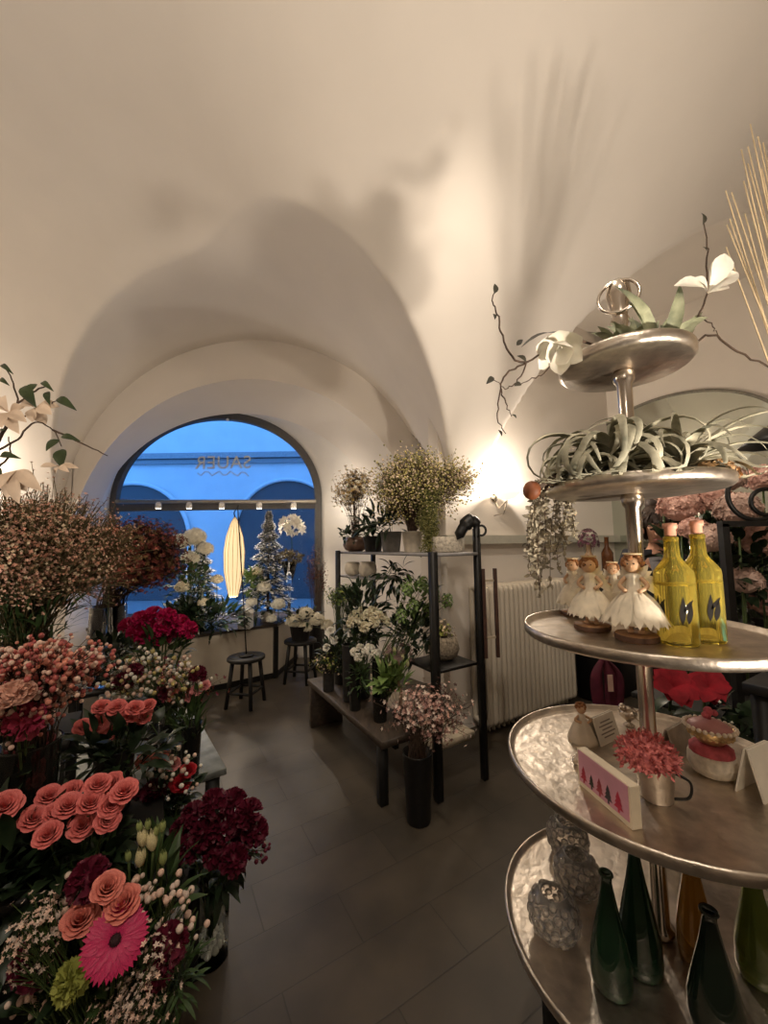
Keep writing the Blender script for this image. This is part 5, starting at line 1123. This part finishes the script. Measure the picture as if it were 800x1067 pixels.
# --- lower bunch of coral roses
vq = at(85, 905, 1.04); plinth(vq.x, vq.y, .30, .46, 'low black flower stand under the lower coral roses'); vq.z = .4605; vase(vq, .07, .24, DV, 'dark vase of the lower bunch of coral roses')
for px, py, lb in ((51, 874, 'lowest, large and facing the camera'), (86, 864, 'in the middle of the front'), (58, 851, 'left of the middle'), (33, 858, 'leftmost'), (114, 842, 'right front'), (93, 842, 'in the centre'), (75, 831, 'back left of centre'), (101, 823, 'at the back, highest'), (129, 830, 'rightmost'), (50, 835, 'back left'), (118, 822, 'back right'), (70, 845, 'deep in the centre left'), (110, 858, 'front right, lower')):
    c = at(px, py, 1.0+rnd.uniform(-.03, .03)-(py-840)*.0012); flower('rose', ROSE_C[rnd.randrange(2)], c, face(c, .55)+V((rnd.uniform(-.3, .3), 0, rnd.uniform(-.2, .3))), .0355, vq+V((0, 0, .03)), 'coral rose in the lower larger bunch, %s' % lb, 'rose', 'lower bunch of coral roses')
leafy('greenery', vq+V((0, 0, .05)), at(75, 890, 1.04), (.12, .10, .08), 150, .08, .035, LEAFD, 'dark green rose leaves under the lower coral roses', seed=52)
# --- single red rose at left edge
c = at(4, 845, .95); q = V((c.x-.05, c.y+.02, .0)); vase(q, .07, .42, DV, 'dark floor vase at the left edge holding the coral red rose')
flower('rose', ROSE_C[0], c, face(c), .040, q+V((0, 0, .05)), 'coral red rose cut by the left edge of the photo', 'rose')
# --- mixed bouquet with red rose, in front of the zinc table
vq = at(175, 850, 1.5); vq.z = 0; plinth(vq.x, vq.y, .22, .30, 'small low black stand under the red and white mixed bunch'); vq.z = .3005; vase(vq, .06, .20, DV, 'dark vase of the red and white mixed bunch')
for px, py, me, R, lb, cl in ((150, 797, ROSE_P, .036, 'salmon rose at the left of the red and white mixed bunch', 'rose'), (166, 793, ROSE_P, .036, 'salmon rose in the middle of the red and white mixed bunch', 'rose'), (180, 800, ROSE_K, .032, 'small pink rose, right of the salmon ones in the mixed bunch', 'rose'), (188, 821, ROSE_R, .045, 'big red rose at the front of the mixed bunch', 'rose'), (160, 826, CARN_D, .045, 'dark crimson carnation low in the mixed bunch', 'carnation'), (196, 806, ROSE_R, .034, 'red rose at the right back of the mixed bunch', 'rose'), (148, 836, CARN_D, .042, 'dark crimson carnation lowest left in the mixed bunch', 'carnation')):
    c = at(px, py, 1.45); flower(cl, me, c, face(c, .5), R, vq+V((0, 0, .03)), lb, 'flower', 'flowers of the red and white mixed bunch')
spray('berry_branch', vq+V((0, 0, .03)), at(172, 806, 1.45), (.15, .09, .08), 14, 5, .0075, [BERRYW, WHITE], 'white and blush berries among the red and white mixed bunch', 'berries', 'ball', stem=STEM, zb=.2, seed=53, spread=.05, extra_leaf=LEAFD)
leafy('greenery', vq+V((0, 0, .05)), at(165, 835, 1.52), (.11, .08, .05), 90, .07, .035, LEAFD, 'green leaves under the red and white mixed bunch', seed=54)
# --- dark red carnations in a glass vase
vq = atz(219, 998, 0)
gv2 = thing('glass_vase', vq, 'clear glass floor vase with sparkling thick base under the dark red carnations', 'vase'); rv_ = .062
MB().lathe([(rv_*.9, 0), (rv_, .006), (rv_*1.0, .30), (rv_*.94, .30), (rv_*.92, .04), (.002, .035)], vq, 28).build('body', mat('grey_clear_glass', (.80, .82, .78), .03, trans=1, var=.03, ior=1.04), gv2)
mb = MB()
for i in range(26): a = i*2.39996; q_ = rv_*.82*math.sqrt((i+.5)/26); mb.ball(vq+V((q_*math.cos(a), q_*math.sin(a), .052)), .014, 6, 4)
mb.build('glass_pebbles', mat('white_glass_pebbles', (.93, .93, .91), .08, var=.1), gv2)
for i, (px, py) in enumerate(((206, 850), (225, 838), (246, 836), (262, 848), (215, 870), (236, 862), (256, 872), (202, 884), (226, 888), (246, 896), (268, 866), (194, 866))):
    c = at(px-3, py, 1.38+rnd.uniform(-.05, .05)); flower('carnation', CARN_D, c, face(c, .5)+V((rnd.uniform(-.5, .5), 0, .1)), .047, vq+V((0, 0, .06)), 'dark crimson carnation in the glass vase, %s' % ('upper left', 'top left of centre', 'topmost right of centre', 'upper right', 'middle left', 'in the very centre', 'middle right', 'lower left', 'bottom centre', 'lowest right', 'rightmost', 'leftmost')[i], 'flower', 'dark crimson carnations')
spray('berry_branch', vq+V((0, 0, .06)), at(256, 896, 1.38), (.06, .05, .05), 12, 4, .007, [CRIMSON], 'dark red berries at the right side of the crimson carnations', 'berries', 'ball', stem=STEM, zb=.25, seed=55)
leafy('greenery', vq+V((0, 0, .06)), at(222, 905, 1.46), (.10, .07, .06), 50, .08, .03, LEAFD, 'dark leaves hanging over the glass vase', seed=56, upb=-.3)
# --- cream tulips
vq = at(146, 960, 1.10); vq.z = 0; vase(vq, .07, .36, BLACK, 'black floor vase of the cream tulip buds')
for px, py, me, R, lb in ((159, 876, TUL, .029, 'largest cream tulip bud, centre right'), (149, 872, TUL, .026, 'cream tulip bud beside the largest one'), (146, 893, TUL, .027, 'cream tulip bud in front, lowest of the bunch'), (170, 892, TULG, .021, 'green tulip bud at the right front'), (146, 858, TULG, .016, 'green tulip bud at the upper left'), (154, 856, TULG, .016, 'green tulip bud, tallest of the bunch'), (169, 858, TULG, .017, 'green tulip bud at the upper right'), (134, 889, TULG, .016, 'green tulip bud at the left'), (163, 862, TULG, .016, 'green tulip bud behind the largest cream one')):
    c = at(px, py+8, .98); flower('tulip', me, c, (rnd.uniform(-.12, .12), -.1, 1), R, vq+V((0, 0, .05)), lb+' beside the gerbera bouquet', 'tulip', 'cream and green tulip buds', lm=LEAF, ll=.08)
leafy('greenery', vq+V((0, 0, .08)), at(156, 936, 1.06), (.06, .05, .07), 46, .12, .022, LEAF, 'long green tulip leaves under the cream buds', seed=57, upb=1.0)
# --- gerbera bouquet, nearest
vq = at(112, 1055, .92); vq.z = 0; vase(vq, .08, .40, DV, 'dark floor vase of the gerbera bouquet, nearest the camera')
ro = vq+V((0, 0, .06))
c = at(120, 980, .83); flower('gerbera', GERB, c, face(c, .9), .058, ro, 'large magenta gerbera with dark centre in the nearest bouquet', 'gerbera', leaves=0)
for px, py, R, lb in ((111, 930, .036, 'highest of the three in the gerbera bouquet'), (84, 964, .041, 'left of the gerbera'), (129, 949, .042, 'directly behind the gerbera')):
    c = at(px, py, .875); flower('rose', ROSE_P, c, face(c, .6)+V((rnd.uniform(-.2, .2), 0, .1)), R, ro, 'peach pink rose, %s' % lb, 'rose', 'peach pink roses in the gerbera bouquet')
for px, py, R, lb in ((92, 917, .042, 'behind the peach pink roses'), (176, 985, .040, 'right of the gerbera'), (40, 1000, .050, 'at the far left of the bouquet'), (165, 1010, .034, 'right below the gerbera')):
    c = at(px, py, .89); flower('carnation', CARN_D, c, face(c, .6), R, ro, 'dark crimson carnation %s in the nearest bouquet' % lb, 'flower', 'crimson carnations in the gerbera bouquet')
c = at(75, 1022, .86); flower('chrysanthemum', CARN_G, c, face(c, .7), .034, ro, 'lime green chrysanthemum below the gerbera', 'flower')
k = 0
for px, py, rx, rz, n_, lb in ((42, 975, .04, .07, 26, 'at the left of the nearest bouquet'), (146, 1042, .06, .035, 34, 'at the right front of the nearest bouquet'), (118, 1066, .05, .03, 20, 'at the bottom front of the nearest bouquet'), (160, 1000, .012, .04, 10, 'right beside the gerbera')):
    k += 1; spray('wax_flower', ro, at(px, py, .86), (rx, .04, rz), n_, 9, .0058, [WAX, BERRYW], 'small pale pink wax flowers %s' % lb, 'flower', 'five', stem=STEM, zb=.28, spread=.028, seed=60+k, group='wax flowers of the gerbera bouquet', shell=.1, zmin=-1)
for px, py, rx, rz, lb in ((143, 941, .045, .04, 'behind and right of the gerbera'), (187, 948, .035, .05, 'sticking out at the right of the nearest bouquet'), (32, 1042, .05, .035, 'low at the left of the nearest bouquet'), (70, 945, .03, .03, 'upper left of the nearest bouquet')):
    k += 1; spray('berry_branch', ro, at(px, py, .92), (rx, .03, rz), 12, 3, .0066, [BERRYW, WAX], 'blush pink berries %s' % lb, 'berries', 'ball', stem=STEM, zb=.28, spread=.03, seed=60+k, group='blush berries of the gerbera bouquet', shell=.1, zmin=-1)
leafy('greenery', ro, at(100, 1000, .99), (.15, .08, .13), 330, .065, .028, LEAFD, 'dark green foliage filling the nearest bouquet', seed=65)
leafy('greenery', ro, at(186, 1015, .95), (.03, .04, .07), 90, .05, .008, LEAF, 'feathery green foliage at the right of the nearest bouquet', seed=66)
# leafy mass at the left edge
q = at(5, 960, .95); q.z = 0; leafy('green_plant', q+V((0, 0, .2)), at(6, 930, .98), (.09, .10, .16), 90, .10, .045, LEAFD, 'broad green leaves at the left edge below the coral roses', seed=67); vase(q, .08, .30, DV, 'dark floor pot of broad green leaves at the left edge')
# --- magenta bunch, mixed bouquet with berries on zinc table
vq = at(168, 700, 2.05); vq.z = .5005; vase(vq, .06, .26, DGLASS, 'smoked glass vase of the magenta flowers on the zinc table')
for i, (px, py) in enumerate(((134, 653), (147, 646), (160, 641), (174, 643), (187, 650), (196, 657), (142, 659), (156, 654), (170, 655), (182, 661), (150, 663), (166, 664))):
    c = at(px, py, 2.02+rnd.uniform(-.05, .05)); flower('carnation', CARN_M, c, (rnd.uniform(-.4, .4), -.4, .8), .050, vq+V((0, 0, .04)), 'bright magenta flower in the flat bunch before the window, %s' % ('leftmost', 'upper left', 'topmost', 'upper right of centre', 'upper right', 'rightmost', 'lower left', 'centre left', 'centre right', 'lower right', 'lowest left', 'lowest right')[i], 'flower', 'bright magenta flowers', leaves=1)
leafy('greenery', vq+V((0, 0, .06)), at(165, 680, 2.03), (.12, .09, .09), 70, .10, .028, LEAF, 'green stems and leaves under the magenta flowers', seed=70)
q = at(132, 680, 2.25); leafy('green_plant', V((q.x, q.y, .75)), at(120, 680, 2.25), (.14, .1, .07), 90, .09, .035, LEAFD, 'dark leafy plant left of the magenta flowers', seed=71)
plinth(q.x, q.y, .26, .66, 'black flower stand behind the magenta flowers'); vase((q.x, q.y, .6605), .07, .14, CRP, 'cream pot left of the magenta flowers', name='pot')
vq = at(178, 760, 1.86); vq.z = .5005; vase(vq, .055, .20, DGLASS, 'smoked glass vase of the berry and pink rose bunch on the zinc table')
for px, py, me, R, lb in ((205, 722, ROSE_K, .036, 'pink rose at the lower right of the berry bunch'), (213, 717, ROSE_K, .032, 'pink rose, rightmost of the berry bunch'), (197, 729, ROSE_K, .030, 'pink rose, lowest of the berry bunch'), (128, 712, CARN_D, .05, 'dark crimson flower at the left of the berry bunch'), (175, 722, CARN_D, .042, 'dark crimson flower in the middle of the berry bunch'), (206, 703, CARN_D, .042, 'dark crimson flower at the right of the berry bunch'), (140, 700, CARN_D, .04, 'dark crimson flower at the upper left of the berry bunch')):
    c = at(px, py, 1.8); flower('flower', me, c, face(c, .5), R, vq+V((0, 0, .03)), lb, 'flower', 'flowers of the berry bunch', name='rose' if me is ROSE_K else 'carnation')
spray('berry_branch', vq+V((0, 0, .03)), at(162, 708, 1.82), (.22, .14, .10), 36, 7, .0088, [BERRYW, WHITE, mat('yellow_berry', (.50, .42, .16), .5, var=.2)], 'white, yellow and blush berries in the bunch on the zinc table', 'berries', 'ball', stem=STEM, zb=.2, seed=72, spread=.055)
spray('berry_branch', vq+V((0, 0, .03)), at(168, 712, 1.84), (.24, .13, .10), 30, 6, .011, [mat('russet', (.22, .05, .03), .6, var=.3), CRIMSON], 'russet red blossom between the berries on the zinc table', 'flower', 'five', stem=STEM, zb=.2, seed=73, spread=.055, extra_leaf=LEAFD)
# green stems in clear vase on the zinc corner
q = at(198, 785, 1.78); q.z = .5005; vase(q, .045, .22, DGLASS, 'smoked glass vase with green stems near the zinc table corner')
leafy('greenery', q+V((0, 0, .02)), at(198, 752, 1.78), (.05, .05, .10), 50, .12, .014, LEAF, 'green stems in the glass vase near the zinc table corner', seed=74, upb=1.5)
# --- pink berries and ranunculus, tall vase
q = at(38, 800, 1.05); vq = V((q.x-.02, q.y, 0)); plinth(vq.x, vq.y, .26, .70, 'tall black flower stand at the left under the pink berries'); vq.z = .7005
vase(vq, .065, .30, DGLASS, 'smoked glass vase of pink berries and twigs at the left'); 
k = 0
for px, py, rx, rz, n_, lb in ((50, 690, .12, .045, 34, 'along the top of the tall left vase'), (15, 700, .09, .05, 22, 'at the left edge above the pale ranunculus'), (40, 735, .08, .06, 22, 'low on the front of the tall left vase'), (78, 698, .06, .035, 16, 'at the right end of the tall left vase bunch')):
    k += 1; spray('berry_branch', vq+V((0, 0, .03)), at(px, py, 1.0), (rx, .07, rz), n_, 10, .0058, [BERRY, BERRYW, mat('deep_pink_berry', (.42, .10, .09), .45, var=.3)], 'pink berries %s' % lb, 'berries', 'ball', zb=.27, spread=.035, seed=80+k, group='pink berry branches in the tall left vase', shell=.1, zmin=-1, mouth=.04)
c = at(14, 722, .92); RAN = carn_mesh('peach_ranunculus', PEACH, 150, .06)
for v_ in RAN.vertices: v_.co.z = v_.co.z*.62-.1
flower('ranunculus', RAN, c, (.1, -.25, .9), .046, vq+V((0, 0, .03)), 'big pale peach ranunculus at the left edge', 'flower'); c = at(54, 676, 1.06); flower('ranunculus', RAN, c, (.1, -.3, .9), .042, vq+V((0, 0, .03)), 'pale peach ranunculus peeking above the pink berries', 'flower')
c = at(27, 752, .96); flower('carnation', carn_mesh('rose_red_carnation', mat('raspberry_petal', (.34, .03, .07), .6, var=.35)), c, face(c), .045, vq+V((0, 0, .03)), 'raspberry red carnation below the pale peach ranunculus', 'flower')
c = at(3, 735, .98); flower('carnation', CARN_D, c, face(c), .045, vq+V((0, 0, .03)), 'dark crimson carnation at the left edge below the ranunculus', 'flower')
mb = MB(); pt = thing('pink_twigs', vq+V((0, 0, .02)), 'pink red stems inside the tall left glass vase', 'twigs')
for i in range(22): a = rnd.uniform(0, 6.28); mb.tube([vq+V((.04*math.cos(a), .04*math.sin(a), .02)), vq+V((.05*math.cos(a+2), .05*math.sin(a+2), .30))], .0024, 4)
mb.build('stems', mat('pink_stem', (.30, .06, .07), .6, var=.3), pt)
# --- large dusty pink dried bunch
vq = at(25, 690, 1.55); vb = V((vq.x, vq.y, 0)); plinth(vb.x, vb.y, .34, .78, 'tall black flower stand under the big dried bunch at the left'); vb.z = .7805; vase(vb, .085, .36, DGLASS, 'smoked glass vase of the big dusty pink dried bunch')
c = at(42, 572, 1.5)
spray('dried_flower', vb+V((0, 0, .05)), c, (.29, .24, .20), 210, 64, .0062, [DUSTY, DUSTY, BEIGE, mat('rosy_blossom', (.60, .29, .20), .8, var=.3, scale=18), mat('brown_blossom', (.30, .18, .10), .8, var=.3)], 'huge cloud of dusty pink dried flowers at the left', 'dried flower', 'star', zb=.3, spread=.085, seed=90, shell=.12, zmin=-.75, mouth=.06, stem=mat('olive_brown_stem', (.14, .11, .05), .8, var=.3), sr=.002)
leafy('greenery', vb+V((0, 0, .30)), at(25, 645, 1.5), (.16, .12, .14), 240, .12, .010, LEAF, 'green feathery stems under the dusty pink dried bunch', seed=91, upb=.8)
# --- rust red hydrangea behind, in a tall clear vase
vq = at(112, 660, 2.6); vb = V((vq.x, vq.y, 0)); plinth(vb.x, vb.y, .34, .62, 'black flower stand far left under the tall clear vase'); vb.z = .6205
tg = thing('glass_vase', vb, 'tall clear glass vase of the rust red bunch at the left', 'vase'); MB().lathe([(.10, 0), (.105, .01), (.105, .50), (.098, .50), (.097, .02), (.002, .018)], vb, 32).build('body', GLASS, tg)
spray('dried_flower', vb+V((0, 0, .05)), at(146, 580, 2.45), (.24, .20, .20), 90, 34, .016, [RUST, mat('rust_dark', (.12, .028, .02), .8, var=.4), mat('olive_rust', (.16, .09, .035), .8, var=.4)], 'dark rust red hydrangea like bunch left of the window', 'dried flower', 'star', zb=.42, spread=.075, seed=92, shell=.1, zmin=-.8, mouth=.07, sr=.003)
c = at(115, 560, 2.2); flower('rose', rose_mesh('rusty_rose', mat('rusty_rose_petal', (.48, .12, .07), .6, var=.3)), c, face(c), .055, vb+V((0, 0, .05)), 'dusty coral rose at the upper left of the rust red bunch', 'rose')
# --- magnolia branch at the upper left
vq = at(-30, 640, 1.0); mv = V((vq.x-.05, vq.y+.02, 0)); plinth(mv.x, mv.y, .24, .80, 'tall black stand at the left edge under the magnolia branch'); mv.z = .8005; vase(mv, .06, .40, DV, 'tall dark vase of the magnolia branch at the left edge')
mg = thing('magnolia_branch', mv+V((0, 0, .05)), 'leafy branch with pale magnolia blooms at the upper left edge', 'branch'); mb = MB(); lf = MB(); Ym = .98
M0 = at(-15, 520, Ym); pth = twig(mb, [mv+V((0, 0, .05)), mv+V((0, 0, .45)), M0, at(-5, 470, Ym), at(8, 440, Ym)], .006, .004, wob=.002)
for pp_ in ([(8, 440), (18, 420), (12, 395), (2, 380)], [(8, 440), (30, 432), (45, 425), (58, 418)], [(18, 420), (40, 405), (52, 402)], [(-5, 470), (18, 458), (36, 440), (55, 448), (64, 465)], [(55, 448), (85, 462), (112, 475)], [(-5, 490), (10, 475), (9, 455)], [(-15, 520), (10, 505), (30, 498)]): twig(mb, [at(x, y, Ym+rnd.uniform(-.02, .02)) for x, y in pp_], .0028, .0012, wob=.0015)
mb.build('twig', TWIG, mg)
for x0, y0, x1, y1, w_ in ((26, 402, 38, 425, .030), (38, 400, 30, 412, .02), (44, 398, 56, 408, .014), (50, 408, 52, 422, .016), (60, 415, 80, 428, .022), (64, 455, 84, 460, .016), (62, 458, 48, 470, .020), (65, 468, 65, 488, .030), (2, 380, 14, 390, .012), (0, 475, 22, 478, .018), (-4, 488, 3, 505, .028), (0, 452, 6, 448, .012), (0, 395, 10, 402, .012)):
    lf.leaf(at(x0, y0, Ym), at(x1, y1, Ym-.02), w_, (.2, -1, .3), sag=.12, fold=.3)
lf.build('leaves', mat('magnolia_leaf', (.035, .055, .018), .4, var=.4, scale=20), mg)
PALE = mat('pale_pink_cream_petal', (.72, .56, .42), .6, var=.12, scale=20)
for i, (x, y, pl) in enumerate((((10, 430), None, ((-12, 412), (2, 446), (20, 452), (28, 440), (26, 424), (6, 412), (-8, 445))), ((38, 424), None, ((62, 424), (48, 442), (34, 440), (22, 420), (54, 432))), ((62, 486), None, ((42, 486), (82, 488), (72, 492), (58, 494))), ((18, 490), None, ((8, 520), (28, 512), (40, 505), (20, 525), (-4, 512), (44, 512))))):
    mb = MB(); c = at(*x, Ym-.015)
    for p in pl: mb.leaf(c, at(p[0], p[1], Ym-.015+rnd.uniform(-.03, .02)), .030 if i != 2 else .014, (.1, -1, .4), sag=.12, fold=.35, n=6, shape=1.3)
    mb.build('bloom', PALE, mg)

# --- dark foliage among the hydrangeas behind the stand
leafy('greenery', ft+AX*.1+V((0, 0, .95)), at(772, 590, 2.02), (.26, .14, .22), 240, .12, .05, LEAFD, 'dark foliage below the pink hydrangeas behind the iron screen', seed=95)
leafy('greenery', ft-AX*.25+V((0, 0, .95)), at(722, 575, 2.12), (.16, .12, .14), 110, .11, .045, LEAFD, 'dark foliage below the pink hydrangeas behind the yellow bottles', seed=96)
# ================================================================== light
def point(name, p, w, col=(1, .74, .48), r=.04):
    l = bpy.data.lights.new(name, 'POINT'); l.energy = w; l.color = col; l.shadow_soft_size = r
    o = bpy.data.objects.new(name, l); COL.objects.link(o); o.location = p; return o
def area(name, p, tgt, w, sx, col=(1, .84, .66)):
    l = bpy.data.lights.new(name, 'AREA'); l.energy = w; l.color = col; l.size = sx; l.shape = 'DISK'
    o = bpy.data.objects.new(name, l); COL.objects.link(o); o.location = p
    o.rotation_euler = (V(tgt)-V(p)).to_track_quat('-Z', 'Y').to_euler(); return o
WARM = (1, .87, .72)
def spot(name, p, tgt, w, cone, col=WARM, r=.03, blend=.5):
    l = bpy.data.lights.new(name, 'SPOT'); l.energy = w; l.color = col; l.spot_size = math.radians(cone); l.spot_blend = blend; l.shadow_soft_size = r
    o = bpy.data.objects.new(name, l); COL.objects.link(o); o.location = p
    o.rotation_euler = (V(tgt)-V(p)).to_track_quat('-Z', 'Y').to_euler(); return o
point('sconce_light', SC1-BX*.06+V((0, 0, .10)), 30, WARM, .05)
point('left_sconce_light', SC2+V((-.05, -.38, .09)), 50, WARM, .05)
spot('counter_uplight', (1.38, .10, 1.02), (.1, 2.0, 3.7), 165, 96, r=.045, blend=.8)
spot('floor_uplight', (-1.75, .05, .9), (-1.5, 1.9, 4), 50, 110, r=.07)
area('ceiling_bounce_fill', (-.6, -1.6, 1.9), (-.4, -.6, 5), 22, .6, WARM)  # unseen upward fill added behind the camera for general ceiling bounce
spot('radiator_fill', (.2, 1.0, 3.9), (1.1, 3.1, .6), 120, 75, r=.06)  # no known lamp here: fill added to brighten the radiator and its wall
area('overhead_fill', (.3, -.9, 3.7), (-.3, 1.2, .6), 28, .3, WARM)  # added overhead fill, unseen, lighting trays and flowers from above
for i, px in enumerate((165, 197, 231, 270, 306)): spot('rail_spot_light', at(px, 531, 5.06), at(px, 640, 4.5), 38, 100, (1, .82, .62), .03)
point('jamb_light', at(352, 520, 4.75), 7, WARM, .03)
point('spindle_lamp_light', sh0+V((0, -.02, -Hs*.5-.06)), 3, WARM, .04)
wd = bpy.data.worlds.new('dusk_sky'); S.world = wd; wd.use_nodes = True
bg = wd.node_tree.nodes['Background']; bg.inputs[0].default_value = (.11, .38, 1, 1); bg.inputs[1].default_value = 2.3
S.view_settings.view_transform = 'Standard'; S.view_settings.look = 'None'; S.view_settings.exposure = 0; S.view_settings.gamma = 1
S.view_settings.use_curve_mapping = False
